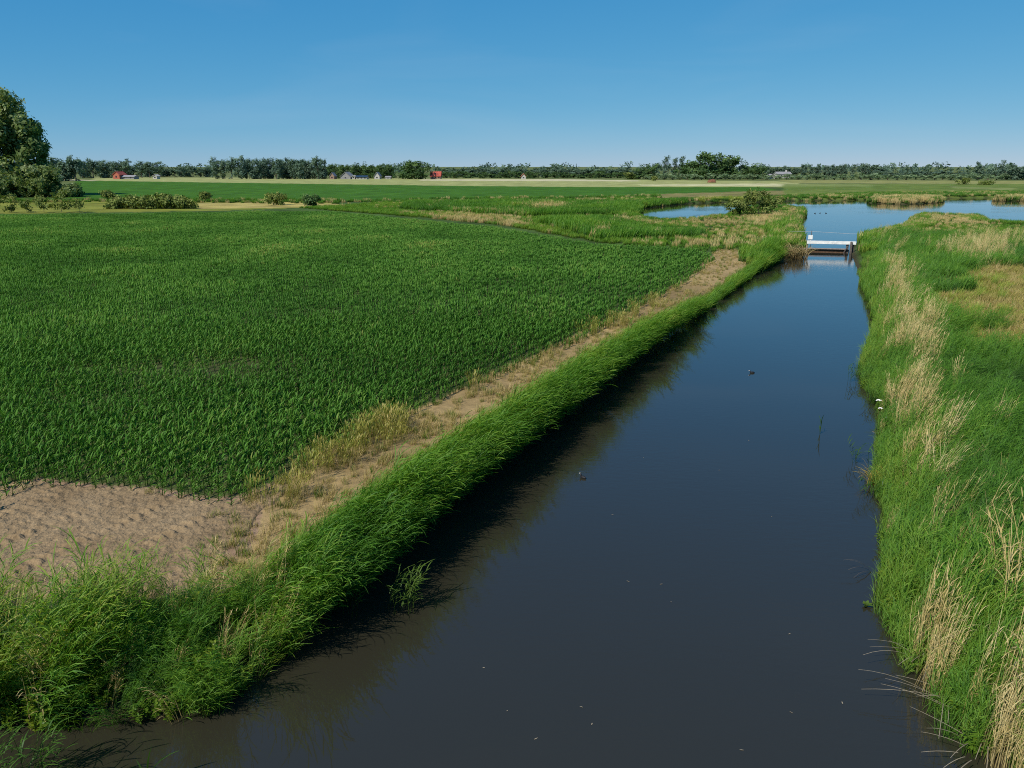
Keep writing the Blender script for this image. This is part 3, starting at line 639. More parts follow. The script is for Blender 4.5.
def dome(h, w, n, seed, low=-.08, flat=1.0):
    """blobs of a broad crown of height h and width w"""
    r = np.random.default_rng(seed); B = []
    for k in range(n):
        a = r.random() * 2 * PI; q = math.sqrt(r.random()) * .62; z = r.uniform(low + .12, .84)
        lim = math.sqrt(max(.05, 1 - ((z - .45) / .5) ** 2 * flat)); s = r.uniform(.17, .27)
        B.append((math.cos(a) * q * lim * w / 2 * 1.2, math.sin(a) * q * lim * w / 2 * 1.2, z * h, s * w, s * w, s * h * .55))
    B.append((0, 0, h * .5, w * .3, w * .3, h * .3))
    return B
def column(h, w, n, seed):
    r = np.random.default_rng(seed)
    return [(r.normal() * w * .12, r.normal() * w * .12, h * z, w * .5 * (1 - .55 * abs(z - .45) ** 1.2 * 1.6), w * .5 * (1 - .55 * abs(z - .45) * 1.4), h * .13) for z in np.linspace(.06, .88, n)]
KINDS = {}
def tree_kind(key, blobs, ncards, size, mat, h, r0, limbs, seed):
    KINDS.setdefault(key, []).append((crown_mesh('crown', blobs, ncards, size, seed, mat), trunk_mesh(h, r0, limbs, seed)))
# unit trees 10 m high, scaled where they stand
for s in range(3):
    tree_kind('round', dome(10, 9, 20, 10 + s), 2000, .42, M['crown_dark'], 8, .3, 5, s)
    tree_kind('round_hazy', dome(10, 8, 16, 20 + s, -.05), 1500, .45, M['crown_haze'], 8, .3, 5, 20 + s)
    tree_kind('poplar', column(10, 2.6, 8, 30 + s), 1100, .34, M['crown_haze'], 9, .22, 4, 30 + s)
    tree_kind('lollipop', [(0, 0, 7, 2.4, 2.4, 2.4), (.6, .3, 8, 1.7, 1.7, 1.6), (-.7, -.4, 6, 1.8, 1.8, 1.5), (.2, 0, 4.5, 1.4, 1.4, 1.6)], 850, .38, M['crown_haze'], 8, .2, 4, 40 + s)
    tree_kind('avenue', [(0, 0, 7, 2.4, 2.4, 2.4), (.6, .3, 8, 1.7, 1.7, 1.6), (-.7, -.4, 6, 1.8, 1.8, 1.5), (.2, 0, 4.5, 1.9, 1.9, 1.6), (0, 0, 3, 1.8, 1.8, 1.6), (0, 0, 1.4, 1.9, 1.9, 1.4)], 1300, .38, M['crown_haze'], 8, .2, 4, 40 + s)
    tree_kind('pollard', [(0, 0, 6.5, 4.2, 4.2, 3.4), (2, .5, 5, 2.6, 2.6, 3), (-2, -.5, 5, 2.6, 2.6, 3), (0, 0, 3, 3, 3, 2.5)], 700, .5, M['crown_pale'], 5, .5, 5, 50 + s)
    tree_kind('bush', dome(10, 15, 16, 60 + s, .0), 1300, .75, M['crown_olive'], 4, .2, 5, 60 + s)
TREE_N = [0]
def tree_at(px, ytop, d, wpx, kind, name, label, cat, group=None, z=0.0):
    """stand a tree on the plain at distance d, in the direction of the photo's column px"""
    x = (px - CX) / F * (d * math.cos(TH) + HC * math.sin(TH)); zc = d * math.cos(TH) + HC * math.sin(TH)
    u = (CY - ytop) / F; top = HC + zc * (u * math.cos(TH) - math.sin(TH)); w = wpx / F * zc
    TREE_N[0] += 1; cm, tm = KINDS[kind][TREE_N[0] % 3]
    t = thing(name, label, cat, (x, d, z), TREE_N[0] * 2.4, group)
    co_ = np.zeros(len(cm.vertices) * 3); cm.vertices.foreach_get('co', co_); co_ = co_.reshape(-1, 3)
    base_w = 2 * np.percentile(np.abs(co_[:, :2]), 96); t.scale = (w / base_w, w / base_w, (top - z) / np.percentile(co_[:, 2], 99.7))
    c = bpy.data.objects.new('crown', cm); COL.objects.link(c); c.parent = t
    c = bpy.data.objects.new('trunk', tm); COL.objects.link(c); c.parent = t
    return t
def row(xs, ytop, d, wpx, kind, name, label, cat, group, jy=.8, jd=10):
    for x in xs:
        tree_at(x + rng.normal(0, .7), ytop + rng.normal(0, jy), d + rng.normal(0, jd), wpx * rng.uniform(.85, 1.2), kind, name, label, cat, group)

# the big trees at the left edge
def own_tree(name, label, cat, x, y, blobs, ncards, size, mat, h, r0, limbs, seed, group=None, fit=None):
    t = thing(name, label, cat, (x, y, 0), 0, group)
    cm = crown_mesh('crown', blobs, ncards, size, seed, mat)
    if fit:
        q = np.zeros(len(cm.vertices) * 3, np.float32); cm.vertices.foreach_get('co', q); q = q.reshape(-1, 3); q[:, 2] *= fit / np.percentile(q[:, 2], 99.7); cm.vertices.foreach_set('co', q.ravel())
    for nm, me in (('crown', cm), ('trunk', trunk_mesh(h, r0, limbs, seed))):
        o = bpy.data.objects.new(nm, me); COL.objects.link(o); o.parent = t
    return t
bx, by = G(7, 196)
rb = np.random.default_rng(5); B = []
for k in range(95):
    z = rb.uniform(1.5, 31); lim = 17.5 * math.sqrt(max(.04, 1 - ((z - 9) / 25) ** 2)); a = rb.random() * 2 * PI; q = rb.random() ** .35 * .86
    s = rb.uniform(2.8, 5.0); B.append((math.cos(a) * q * lim, math.sin(a) * q * lim, z, s, s, s * .85))
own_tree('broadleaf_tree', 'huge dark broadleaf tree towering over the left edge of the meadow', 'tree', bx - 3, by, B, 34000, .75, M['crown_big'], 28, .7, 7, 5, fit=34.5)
bx2, by2 = G(29, 196); B = []
for k in range(26):
    z = rb.uniform(4, 22); lim = 6.3 * math.sqrt(max(.05, 1 - ((z - 12) / 12) ** 2)); a = rb.random() * 2 * PI; q = rb.random() ** .5 * .9
    s = rb.uniform(1.2, 2.2); B.append((math.cos(a) * q * lim, math.sin(a) * q * lim, z, s, s, s * .9))
own_tree('broadleaf_tree', 'slimmer pale leaved tree leaning out right of the huge tree', 'tree', bx2, by2 + 4, B, 6500, .62, M['crown_big'], 21, .3, 6, 8, fit=25)
for px, w_, h_, lab in ((44, 15, 11, 'dark rounded bush at the foot of the huge tree'), (70, 10, 4.2, 'low grey green bush trailing right from the huge tree'), (14, 20, 8, 'broad olive bush in front of the trunk of the huge tree')):
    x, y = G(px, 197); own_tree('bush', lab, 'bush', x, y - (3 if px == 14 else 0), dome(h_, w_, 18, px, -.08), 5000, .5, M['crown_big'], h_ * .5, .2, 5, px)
# bushes along the meadow edge
x, y = G(150, 209); B = []
for k in range(44):
    a = rb.uniform(-1, 1); q = rb.uniform(-1, 1); hh = 2.9 * (1 - abs(a) ** 3.0 * .6); z = rb.uniform(.2, .75) * hh
    B.append((a * 10.3, q * 2.0 * (1 - .5 * abs(a)), z, 1.5, 1.2, .75))
own_tree('long_bush', 'long low olive bush lying along the far edge of the maize', 'bush', x, y + 2, B, 10000, .34, M['crown_olive'], 1.4, .12, 6, 77, fit=3.4)
for px, py, w_, h_, lab in ((275, 205, 6.0, 3.4, 'round bush on the dry meadow strip, left of the smaller round bush'), (311, 206.5, 5.2, 3.0, 'small round dark bush at the right end of the dry meadow strip'),
                            (206, 201, 4.5, 2.6, 'low bush behind the right end of the long bush'), (108, 199.5, 6, 3.0, 'dark low bush behind the left end of the long bush')):
    x, y = G(px, py); own_tree('bush', lab, 'bush', x, y, dome(h_, w_, 12, px, 0), 1500, .3, M['crown_olive'] if px != 311 else M['crown_dark'], h_ * .5, .12, 5, px)
labs = ['young shrub nearest the left edge before the huge tree', 'thin young shrub second from the left edge', 'bushy young shrub in the middle of the row before the huge tree', 'broad young shrub fourth in the row before the huge tree', 'thin young shrub at the right end of the row before the huge tree']
for i, (px, w_, h_) in enumerate(((11, 4.6, 4.2), (27, 2.6, 3.6), (44, 4.4, 3.8), (62, 5.0, 4.6), (80, 2.2, 3.4))):
    x, y = G(px, 212.5); own_tree('young_shrub', labs[i], 'shrub', x, y, dome(h_, w_, 9, px + 3, .05), 520 if w_ > 3 else 300, .28, M['crown_olive'], h_ * .7, .06, 4, px, 'young shrubs in the meadow strip')
# willow by the pond
x, y = G(758, 215); own_tree('willow_bush', 'loose olive willow bush on the spit beside the pond', 'bush', x, y, dome(5.6, 8.5, 18, 91, 0), 2600, .26, M['crown_olive'], 3.4, .1, 6, 91)
x, y = G(733, 216); own_tree('willow_bush', 'low olive willow bush left of the taller one by the pond', 'bush', x, y, dome(3.4, 6.0, 12, 93, 0), 1300, .26, M['crown_olive'], 2, .08, 5, 93)

# far tree line: each tree its own object
GR = lambda s: s
row([46, 56, 66, 76], 157.5, 560, 17, 'round_hazy', 'broadleaf_tree', 'haze tinted tree of the clump beyond the meadow, right of the huge tree', 'tree', 'clump right of the huge tree')
row(np.arange(82, 125, 6), 160, 700, 11, 'round_hazy', 'broadleaf_tree', 'tree of the low wood behind the orange barn', 'tree', 'low wood behind the orange barn')
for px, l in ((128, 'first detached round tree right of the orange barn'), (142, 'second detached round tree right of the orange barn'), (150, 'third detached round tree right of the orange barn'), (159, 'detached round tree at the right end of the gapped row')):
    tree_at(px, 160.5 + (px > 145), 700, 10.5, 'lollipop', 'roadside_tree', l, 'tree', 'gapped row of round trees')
row(np.arange(122, 214, 6.5), 167, 780, 10, 'round_hazy', 'broadleaf_tree', 'small tree of the low hazy line between barn and tall row', 'tree', 'low hazy tree line at the left', jy=1.2)
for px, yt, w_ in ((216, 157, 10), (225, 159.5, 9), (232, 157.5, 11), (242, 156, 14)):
    tree_at(px, yt, 640, w_, 'round_hazy' if px > 230 else 'avenue', 'broadleaf_tree', 'taller tree of the clump starting the long even row', 'tree', 'clump at the left end of the long row')
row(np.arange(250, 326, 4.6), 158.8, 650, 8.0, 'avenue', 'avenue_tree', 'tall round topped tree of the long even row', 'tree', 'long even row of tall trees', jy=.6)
row(np.arange(247, 326, 6), 165.5, 655, 9, 'round_hazy', 'broadleaf_tree', 'lower tree beneath the long even row', 'tree', 'lower trees beneath the long row')
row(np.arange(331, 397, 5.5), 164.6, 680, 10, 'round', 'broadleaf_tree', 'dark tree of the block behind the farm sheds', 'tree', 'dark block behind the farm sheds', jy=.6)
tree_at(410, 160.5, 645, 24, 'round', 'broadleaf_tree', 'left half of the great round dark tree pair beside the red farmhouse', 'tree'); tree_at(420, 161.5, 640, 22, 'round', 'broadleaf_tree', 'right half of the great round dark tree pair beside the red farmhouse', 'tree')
row(np.arange(440, 640, 6), 168.3, 760, 11.5, 'round_hazy', 'broadleaf_tree', 'tree of the long low wood in the middle of the horizon', 'tree', 'long low wood on the horizon', jy=1.0)
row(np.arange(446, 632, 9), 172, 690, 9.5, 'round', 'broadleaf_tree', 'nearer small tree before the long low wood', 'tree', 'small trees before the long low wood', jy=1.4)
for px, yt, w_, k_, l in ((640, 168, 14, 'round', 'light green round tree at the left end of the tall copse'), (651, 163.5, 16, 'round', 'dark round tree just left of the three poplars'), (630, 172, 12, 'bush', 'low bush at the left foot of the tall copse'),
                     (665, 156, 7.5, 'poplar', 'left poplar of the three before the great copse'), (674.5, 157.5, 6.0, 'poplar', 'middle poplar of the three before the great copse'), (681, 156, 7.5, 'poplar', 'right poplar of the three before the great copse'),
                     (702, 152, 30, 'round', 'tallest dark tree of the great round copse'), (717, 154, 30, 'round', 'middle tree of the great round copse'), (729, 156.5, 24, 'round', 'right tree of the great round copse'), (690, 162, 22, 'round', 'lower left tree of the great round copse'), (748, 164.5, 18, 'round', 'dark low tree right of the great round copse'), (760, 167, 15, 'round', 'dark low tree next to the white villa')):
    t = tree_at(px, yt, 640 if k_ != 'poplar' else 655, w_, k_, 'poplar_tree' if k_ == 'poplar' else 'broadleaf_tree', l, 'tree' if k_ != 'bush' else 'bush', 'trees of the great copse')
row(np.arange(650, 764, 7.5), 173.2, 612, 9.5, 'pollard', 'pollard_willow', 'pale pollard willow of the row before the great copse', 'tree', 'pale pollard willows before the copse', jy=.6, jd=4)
row(np.arange(767, 800, 6), 167, 780, 11, 'round_hazy', 'broadleaf_tree', 'hazy tree behind the white villa', 'tree', 'hazy trees behind the white villa')
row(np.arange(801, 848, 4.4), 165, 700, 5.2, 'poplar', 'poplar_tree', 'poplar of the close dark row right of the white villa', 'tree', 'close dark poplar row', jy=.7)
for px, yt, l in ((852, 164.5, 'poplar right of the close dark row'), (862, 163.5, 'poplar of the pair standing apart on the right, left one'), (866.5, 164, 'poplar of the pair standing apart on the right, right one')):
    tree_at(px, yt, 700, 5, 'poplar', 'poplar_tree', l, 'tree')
tree_at(876, 165, 700, 13, 'round_hazy', 'broadleaf_tree', 'round tree just right of the pair of poplars', 'tree')
row(np.arange(868, 1110, 6.5), 171.5, 690, 11, 'round_hazy', 'broadleaf_tree', 'tree of the low wood along the right horizon', 'tree', 'low wood along the right horizon', jy=1.2)
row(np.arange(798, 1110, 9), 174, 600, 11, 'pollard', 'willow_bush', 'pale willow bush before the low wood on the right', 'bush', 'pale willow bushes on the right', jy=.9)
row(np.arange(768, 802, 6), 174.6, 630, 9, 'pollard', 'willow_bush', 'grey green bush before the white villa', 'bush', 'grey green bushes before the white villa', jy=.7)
tree_at(978, 162, 640, 10, 'round_hazy', 'broadleaf_tree', 'tree with a flat top rising above the right wood', 'tree'); tree_at(1000, 160, 640, 6, 'poplar', 'poplar_tree', 'tall narrow tree rising above the right wood', 'tree')
row([1008, 1018, 1028, 1040, 1052], 164.5, 600, 15, 'round_hazy', 'broadleaf_tree', 'larger tree of the clump at the right end of the horizon', 'tree', 'clump at the right end of the horizon')
row([-30, -16, -4], 160, 620, 16, 'round_hazy', 'broadleaf_tree', 'tree far behind the huge tree at the left edge', 'tree', 'trees far behind the huge tree')
# small field bushes on the far plain at the right
for px, py, w_, h_, l in ((965, 184.5, 9, 3.5, 'low green bush in the far meadow right of the lake'), (985, 185, 12, 3, 'wider low bush in the far meadow right of the lake'), (655, 181, 5, 3, 'tiny bush at the edge of the pale field')):
    x, y = G(px, py); own_tree('bush', l, 'bush', x, y, dome(h_, w_, 10, px, 0), 500, .5, M['crown_olive'], h_ * .5, .12, 4, px)
# hazy wood closing the horizon far behind
def woodland():
    B = []
    r = np.random.default_rng(12)
    for k in range(300):
        a = r.uniform(-.78, .78); d = r.uniform(1150, 1400); s = r.uniform(8, 14)
        B.append((d * a, d, r.uniform(2, 8), s * 1.6, s, s * .5))
    me = crown_mesh('woodland', B, 16000, 2.2, 13, M['crown_haze'])
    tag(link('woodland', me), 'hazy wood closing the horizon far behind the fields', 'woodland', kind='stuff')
woodland()

# ------------------------------------------------------------------ buildings on the horizon
def box_bm(bm, x0, x1, y0, y1, z0, z1):
    v = [bm.verts.new((x, y, z)) for z in (z0, z1) for y in (y0, y1) for x in (x0, x1)]
    for f in ((0, 1, 3, 2), (4, 6, 7, 5), (0, 4, 5, 1), (1, 5, 7, 3), (3, 7, 6, 2), (2, 6, 4, 0)): bm.faces.new([v[i] for i in f])
def house(name, label, px, wpx, py, d, wall_h, roof_h, wall, roof, gable_front=False, depth=9, windows=2, chimney=False, cat='house', group=None):
    zc = d * math.cos(TH) + HC * math.sin(TH); x = (px - CX) / F * zc; w = wpx / F * zc; wall_h *= .72; roof_h *= .66
    t = thing(name, label, cat, (x, d, 0), 0, group)
    bm = bmesh.new(); box_bm(bm, -w / 2, w / 2, 0, depth, -.3, wall_h)
    ax = 0 if gable_front else 1
    if gable_front:
        for yy in (0, depth):
            a = [bm.verts.new(q) for q in ((-w / 2, yy, wall_h), (w / 2, yy, wall_h), (0, yy, wall_h + roof_h - .1))]; bm.faces.new(a)
    else:
        for xx in (-w / 2, w / 2):
            a = [bm.verts.new(q) for q in ((xx, 0, wall_h), (xx, depth, wall_h), (xx, depth / 2, wall_h + roof_h - .1))]; bm.faces.new(a)
    link('wall', bm_mesh('wall', bm, wall), None, t)
    bm = bmesh.new(); o = .5; th = .25
    def slab(a, b, c, e):
        lo = [bm.verts.new(q) for q in (a, b, c, e)]; hi = [bm.verts.new((q[0], q[1], q[2] + th)) for q in (a, b, c, e)]
        bm.faces.new(lo[::-1]); bm.faces.new(hi)
        for i in range(4): bm.faces.new((lo[i], lo[(i + 1) % 4], hi[(i + 1) % 4], hi[i]))
    e = wall_h - .2
    if gable_front:
        for s in (-1, 1): slab((s * (w / 2 + o), -o, e), (s * (w / 2 + o), depth + o, e), (0, depth + o, wall_h + roof_h), (0, -o, wall_h + roof_h))
    else:
        for yy in (-o, depth + o): slab((-w / 2 - o, yy, e), (w / 2 + o, yy, e), (w / 2 + o, depth / 2, wall_h + roof_h), (-w / 2 - o, depth / 2, wall_h + roof_h))
    ro = link('roof', bm_mesh('roof', bm, roof), None, t)
    if chimney:
        bm = bmesh.new(); box_bm(bm, w * .2, w * .2 + 1.2, depth / 2 - .6, depth / 2 + .6, wall_h + roof_h * .5, wall_h + roof_h + 1.6); link('chimney', bm_mesh('chimney', bm, wall), None, ro)
    for k in range(windows):
        xx = (k + .5) / windows * w - w / 2; bm = bmesh.new(); box_bm(bm, xx - .6, xx + .6, -.06, .1, wall_h * .35, wall_h * .35 + min(1.3, wall_h * .45)); link('window', bm_mesh('window', bm, M['dark']), None, t)
    return t
house('farmhouse', 'farmhouse with a big red tiled roof beside the great round tree', 435.5, 10, 177, 640, 3.0, 5.2, M['brick'], M['redroof'], False, 10, 3)
house('barn', 'orange red barn at the left beyond the green field', 116.5, 6.5, 176, 640, 4.5, 3.5, M['orange'], M['redroof'], True, 12, 1, cat='barn')
house('shed', 'long low grey shed joined to the orange barn', 127.5, 13, 176, 642, 2.4, 1.6, M['greyroof'], M['greyroof'], False, 9, 2, cat='shed')
house('shed', 'tiny white shed right of the orange barn', 155, 4, 176, 650, 3, 1.5, M['plaster'], M['plaster'], True, 6, 1, cat='shed')
house('house', 'small brown gabled house at the left of the farm sheds', 332, 4.5, 177, 640, 3, 4, M['brick'], M['greyroof'], True, 9, 1)
house('barn', 'wide grey gabled barn among the farm sheds', 345.5, 10, 177, 635, 2.6, 5.2, M['greyroof'], M['greyroof'], True, 16, 1, cat='barn')
house('shed', 'little white shed right of the wide grey barn', 353.5, 2.6, 177, 632, 3, 1, M['plaster'], M['plaster'], True, 6, 1, cat='shed')
house('shed', 'long low shed with white wall and dark roof', 361.5, 10.5, 177, 630, 2.2, 1.6, M['plaster'], M['dark'], False, 9, 3, cat='shed')
house('house', 'white gabled house right of the long low shed', 377, 5.2, 177, 636, 3, 4.6, M['plaster'], M['greyroof'], True, 9, 1)
house('shed', 'flat pale shed right of the white gabled house', 388, 5, 177, 640, 2, 1, M['plaster'], M['greyroof'], False, 6, 1, cat='shed')
house('house', 'small pink roofed house before the long low wood', 523.5, 4.5, 178, 640, 2.6, 3.4, M['plaster'], M['orange'], True, 9, 1)
house('villa', 'white villa with a chimney tower right of the copse', 784, 14, 176, 690, 4.6, 2.6, M['plaster'], M['greyroof'], False, 10, 5, True)
house('house', 'low white outbuilding left of the white villa', 772, 5, 176, 645, 3.2, 2.0, M['plaster'], M['greyroof'], True, 8, 1)
# brown heap of hay on the pale field
x, y = G(712, 182.6); bm = bmesh.new(); bmesh.ops.create_icosphere(bm, subdivisions=3, radius=1)
for v in bm.verts:
    n_ = math.sin(v.co.x * 5 + v.co.y * 3) * .1 + math.sin(v.co.y * 7 + v.co.z * 4) * .08; v.co = Vector((v.co.x * 2.6 * (1 + n_), v.co.y * 2 * (1 + n_), max(-.1, v.co.z * 2.0 * (1 + n_))))
tag(link('haystack', bm_mesh('haystack', bm, M['hay'], True)), 'reddish brown heap of hay alone on the pale field', 'haystack').location = (x, y, 0)

# ------------------------------------------------------------------ the weir with its white beam
def beam(name, m, parent, a, b, hy, hz, bev=.015):
    """bevelled bar along x in the weir's frame"""
    bm = bmesh.new(); box_bm(bm, a[0], b[0], a[1] - hy, a[1] + hy, a[2] - hz, a[2] + hz)
    bmesh.ops.bevel(bm, geom=bm.edges[:], offset=bev, segments=2, affect='EDGES'); return link(name, bm_mesh(name, bm, m), None, parent)
def upright(name, m, parent, x, y, z0, z1, hx, hy, bev=.02):
    bm = bmesh.new(); box_bm(bm, x - hx, x + hx, y - hy, y + hy, z0, z1); bmesh.ops.bevel(bm, geom=bm.edges[:], offset=bev, segments=2, affect='EDGES'); return link(name, bm_mesh(name, bm, m), None, parent)
wx, wy = G(806.5, 252, WZ); wx2, wy2 = G(849, 253, WZ)
WL = math.hypot(wx2 - wx, wy2 - wy); wrz = math.atan2(wy2 - wy, wx2 - wx)
w = thing('weir', 'low timber weir with a white guard beam across the canal', 'weir', (wx, wy, WZ), wrz)
beam('guard_beam', M['white'], w, (-.05, 0, 1.25), (WL + .7, 0, 1.25), .09, .20)
beam('rail', M['greybeam'], w, (0, .02, .47), (WL - .3, .02, .47), .07, .07)
beam('sill_board', M['brownwood'], w, (-.1, .35, -.05), (WL, .35, -.05), .12, .42)
beam('sill_cap', M['greybeam'], w, (-1.8, .32, .36), (WL - .1, .32, .36), .2, .03)
upright('post', M['greybeam'], w, 0.0, .16, -1.2, 1.45, .07, .05)
upright('post', M['oldwood'], w, WL - .25, .2, -1.2, 1.1, .14, .12)
upright('post', M['oldwood'], w, WL + .12, -.22, -1.2, 1.42, .12, .12)
upright('post', M['oldwood'], w, WL + .42, .25, -1.2, 1.36, .12, .12)
bm = bmesh.new(); tube_bm(bm, [(WL - .75, .2, -.3), (WL - .25, -.35, .9)], [.08, .08], 6); link('brace', bm_mesh('brace', bm, M['oldwood']), None, w)
upright('signal_board', M['white'], w, .3, -.02, 1.6, 2.15, .27, .04)
upright('board_post', M['white'], w, .3, .06, 1.4, 2.1, .04, .04, .01)
tx, ty = G(790, 259, WZ)
V, Fq, T, R_ = join([blades(disc(420, 1.0) * np.array([2.0, 1.3, 1]), U(-PI, PI, 420), U(.0, .5, 420), U(1.3, 2.6, 420), U(1.5, 2.6, 420), U(.05, .09, 420), 5, PROF_GRASS, 1.3, twist=rng.normal(0, .4, 420))])
M['tussock'] = leafmat('dry tussock', [(0, (.16, .12, .05)), (.5, (.36, .27, .12)), (1, (.48, .38, .2))], atype='GEOMETRY', basedark=.35, trans=.2, gloss=.01)
o = link('sedge_tussock', mesh_np('sedge_tussock', V, Fq, {'t': T, 'v': R_, 'tint': np.full(len(V), .5)}), M['tussock']); o.location = (tx, ty, WZ)
tag(o, 'big brown dry sedge tussock at the left end of the weir', 'tussock')
tx, ty = G(876, 484, WZ)
V, Fq, T, R_ = join([blades(disc(90, .35), rng.normal(PI, 1.0, 90), U(.1, .6, 90), U(1.3, 2.5, 90), U(.5, .95, 90), U(.012, .022, 90), 5, PROF_GRASS, 1.3, twist=rng.normal(0, .4, 90))])
M['ochre'] = leafmat('ochre sedge', [(0, (.22, .16, .02)), (.5, (.42, .31, .05)), (1, (.5, .4, .1))], atype='GEOMETRY', basedark=.5, trans=.2, gloss=.01)
o = link('sedge_tuft', mesh_np('sedge_tuft', V, Fq, {'t': T, 'v': R_, 'tint': np.full(len(V), .5)}), M['ochre']); o.location = (tx, ty, WZ)
tag(o, 'small ochre yellow sedge tuft hanging over the right waterline', 'tuft')
# stretched fence tape across the canal
fz = 1.3; ax, ay = G(788, 231, fz); pts = [(788, 231.2), (812, 231.5), (852, 234), (905, 235), (985, 236), (1040, 236)]
t = thing('wire_fence', 'thin pale wire fence strung across the canal mouth and right bank', 'fence', (ax, ay, 0))
P3 = []
for a, b in pts: q = G(a, b, fz); P3.append((q[0] - ax, ay * 0 + (112 - ay) + (a - 788) * .02, fz))
# keep the fence on one straight line across: solve x for that line
P3 = []
for a, b in pts:
    u = (a - CX) / F; zc = 114 * math.cos(TH) + (HC - fz) * math.sin(TH); z_ = HC + zc * (((CY - b) / F) * math.cos(TH) - math.sin(TH)) / (1); P3.append((u * zc - ax, 114 - ay, z_))
bm = bmesh.new(); tube_bm(bm, P3, [.022] * len(P3), 5); link('wire', bm_mesh('wire', bm, M['wire']), None, t)
for i in (0, 1, 3, 4):
    bm = bmesh.new(); p = P3[i]; tube_bm(bm, [(p[0], p[1], -.3), (p[0], p[1], p[2] + .12)], [.05, .045], 6); po = link('post', bm_mesh('post', bm, M['oldwood'] if i != 4 else M['white']), None, t)
    if i == 4:
        bm = bmesh.new(); box_bm(bm, p[0] - .16, p[0] + .16, p[1] - .1, p[1] + .1, p[2] - .45, p[2] + .02); bmesh.ops.bevel(bm, geom=bm.edges[:], offset=.03, segments=2, affect='EDGES'); link('insulator', bm_mesh('insulator', bm, M['white']), None, po)

# ------------------------------------------------------------------ water birds
def bird_mesh():
    bm = bmesh.new(); pts = [(-.24, 0, .10), (-.14, 0, .09), (0, 0, .08), (.12, 0, .09), (.17, 0, .16), (.19, 0, .24), (.23, 0, .265)]; rad = [.03, .085, .11, .09, .05, .042, .045]
    tube_bm(bm, pts, rad, 10); bm2 = bm_mesh('body', bm, M['coot'], True); return bm2
BM = bird_mesh(); bmk = bmesh.new(); tube_bm(bmk, [(.245, 0, .285), (.285, 0, .265), (.325, 0, .25)], [.028, .022, .006], 8); BK = bm_mesh('beak', bmk, M['beak'], True)
for px, py, rz, s, lab, g in ((752, 373, PI, .58, 'black coot swimming on open water in the middle of the canal', None), (583, 478, 2.3, .58, 'black coot with a white beak near the reflection of the left bank', None),
                           (815, 213.5, 0, .8, 'tiny dark duck on the lake beyond the weir', 'ducks on the lake'), (820, 213.3, .6, .8, 'tiny dark duck on the lake beyond the weir', 'ducks on the lake'), (826, 213.4, 3, .8, 'tiny dark duck on the lake beyond the weir', 'ducks on the lake')):
    x, y = G(px, py, WZ); t = thing('coot' if g is None else 'duck', lab, 'bird', (x, y, WZ - .02), rz, g); t.scale = (s, s, s)
    for nm, me in (('body', BM), ('beak', BK)):
        o = bpy.data.objects.new(nm, me); COL.objects.link(o); o.parent = t

# ------------------------------------------------------------------ white blooms at the right waterline, plants standing in the water
FL = []
for k in range(2):
    bm = bmesh.new(); r = np.random.default_rng(k)
    for q in range(16):
        a = r.random() * 2 * PI; d_ = math.sqrt(r.random()) * .14; mt = bmesh.ops.create_icosphere(bm, subdivisions=1, radius=.045)
        for v in mt['verts']: v.co = Vector((v.co.x + math.cos(a) * d_, v.co.y + math.sin(a) * d_, v.co.z * .6 + .75 - d_ * d_ * 2))
    FL.append(bm_mesh('bloom', bm, M['flower']))
bm = bmesh.new(); tube_bm(bm, [(0, 0, -.1), (.02, 0, .4), (0, 0, .72)], [.012, .01, .008], 5); ST = bm_mesh('stem', bm, M['herb'])
for px, py, s, lab in ((877, 416, 1.25, 'largest white bloom at the waterline of the right bank'), (879, 421, 1.0, 'white bloom just below the largest one on the right bank'), (885, 428, .8, 'low pale bloom below the pair on the right bank'),
                       (882, 396, .7, 'small white bloom above the pair on the right bank'), (875, 350, .8, 'white bloom farthest up the right bank, beside the straw')):
    x, y = G(px, py, WZ); t = thing('flowering_plant', lab, 'flower', (x, y, WZ), 0, 'white blooms along the right waterline'); t.scale = (s * .6, s * .6, s * .8)
    for nm, me in (('bloom', FL[int(px) % 2]), ('stem', ST)):
        o = bpy.data.objects.new(nm, me); COL.objects.link(o); o.parent = t
def plant_obj(name, label, cat, px, py, parts, m, z=WZ, tint=.45):
    V, Fq, T, R = join(parts); me = mesh_np(name, V, Fq, {'t': T, 'v': R, 'tint': np.full(len(V), tint)})
    o = link(name, me, m); x, y = G(px, py, z); o.location = (x, y, z - .05); return tag(o, label, cat)
M['plant'] = leafmat('water plant leaf', [(0, (.025, .06, .012)), (.5, (.06, .14, .018)), (1, (.15, .2, .04))], atype='GEOMETRY', gloss=.01, basedark=.3)
M['twig'] = leafmat('dead stalk', [(0, (.06, .05, .04)), (.6, (.25, .2, .13)), (1, (.45, .37, .24))], atype='GEOMETRY', basedark=.7, trans=.1)
def reedlet(n, h, R, sp=.9):
    b = disc(n, R); phi = rng.normal(0, sp, n); a0 = U(.02, .25, n); a1 = U(.4, .9, n); Ln = U(h * .7, h, n); j = 6; rep = lambda q: np.repeat(q, j, 0)
    s = np.tile(np.linspace(.3, .98, j), n)
    return [blades(b, phi, a0, a1, Ln, .014, 4, PROF_STEM), blades(curve_at(rep(b), rep(phi), rep(a0), rep(a1), rep(Ln), s), rng.normal(0, 1.0, n * j), U(.5, .9, n * j), U(1.4, 2.3, n * j), U(.3, .5, n * j), U(.02, .03, n * j), 4, t0=.4)]
plant_obj('reed_clump', 'bright reed clump standing out in the water below the left bank', 'reeds', 400, 612, reedlet(16, 1.25, .35), M['plant'], tint=.7)
plant_obj('reed_clump', 'grey green reed clump at the water beside the bright one', 'reeds', 352, 612, reedlet(14, 1.9, .45), M['plant'], tint=.35)
plant_obj('reed_clump', 'small reed clump in the water farther down the left bank', 'reeds', 196, 655 + 58, reedlet(5, 1.1, .2), M['plant'], tint=.5)
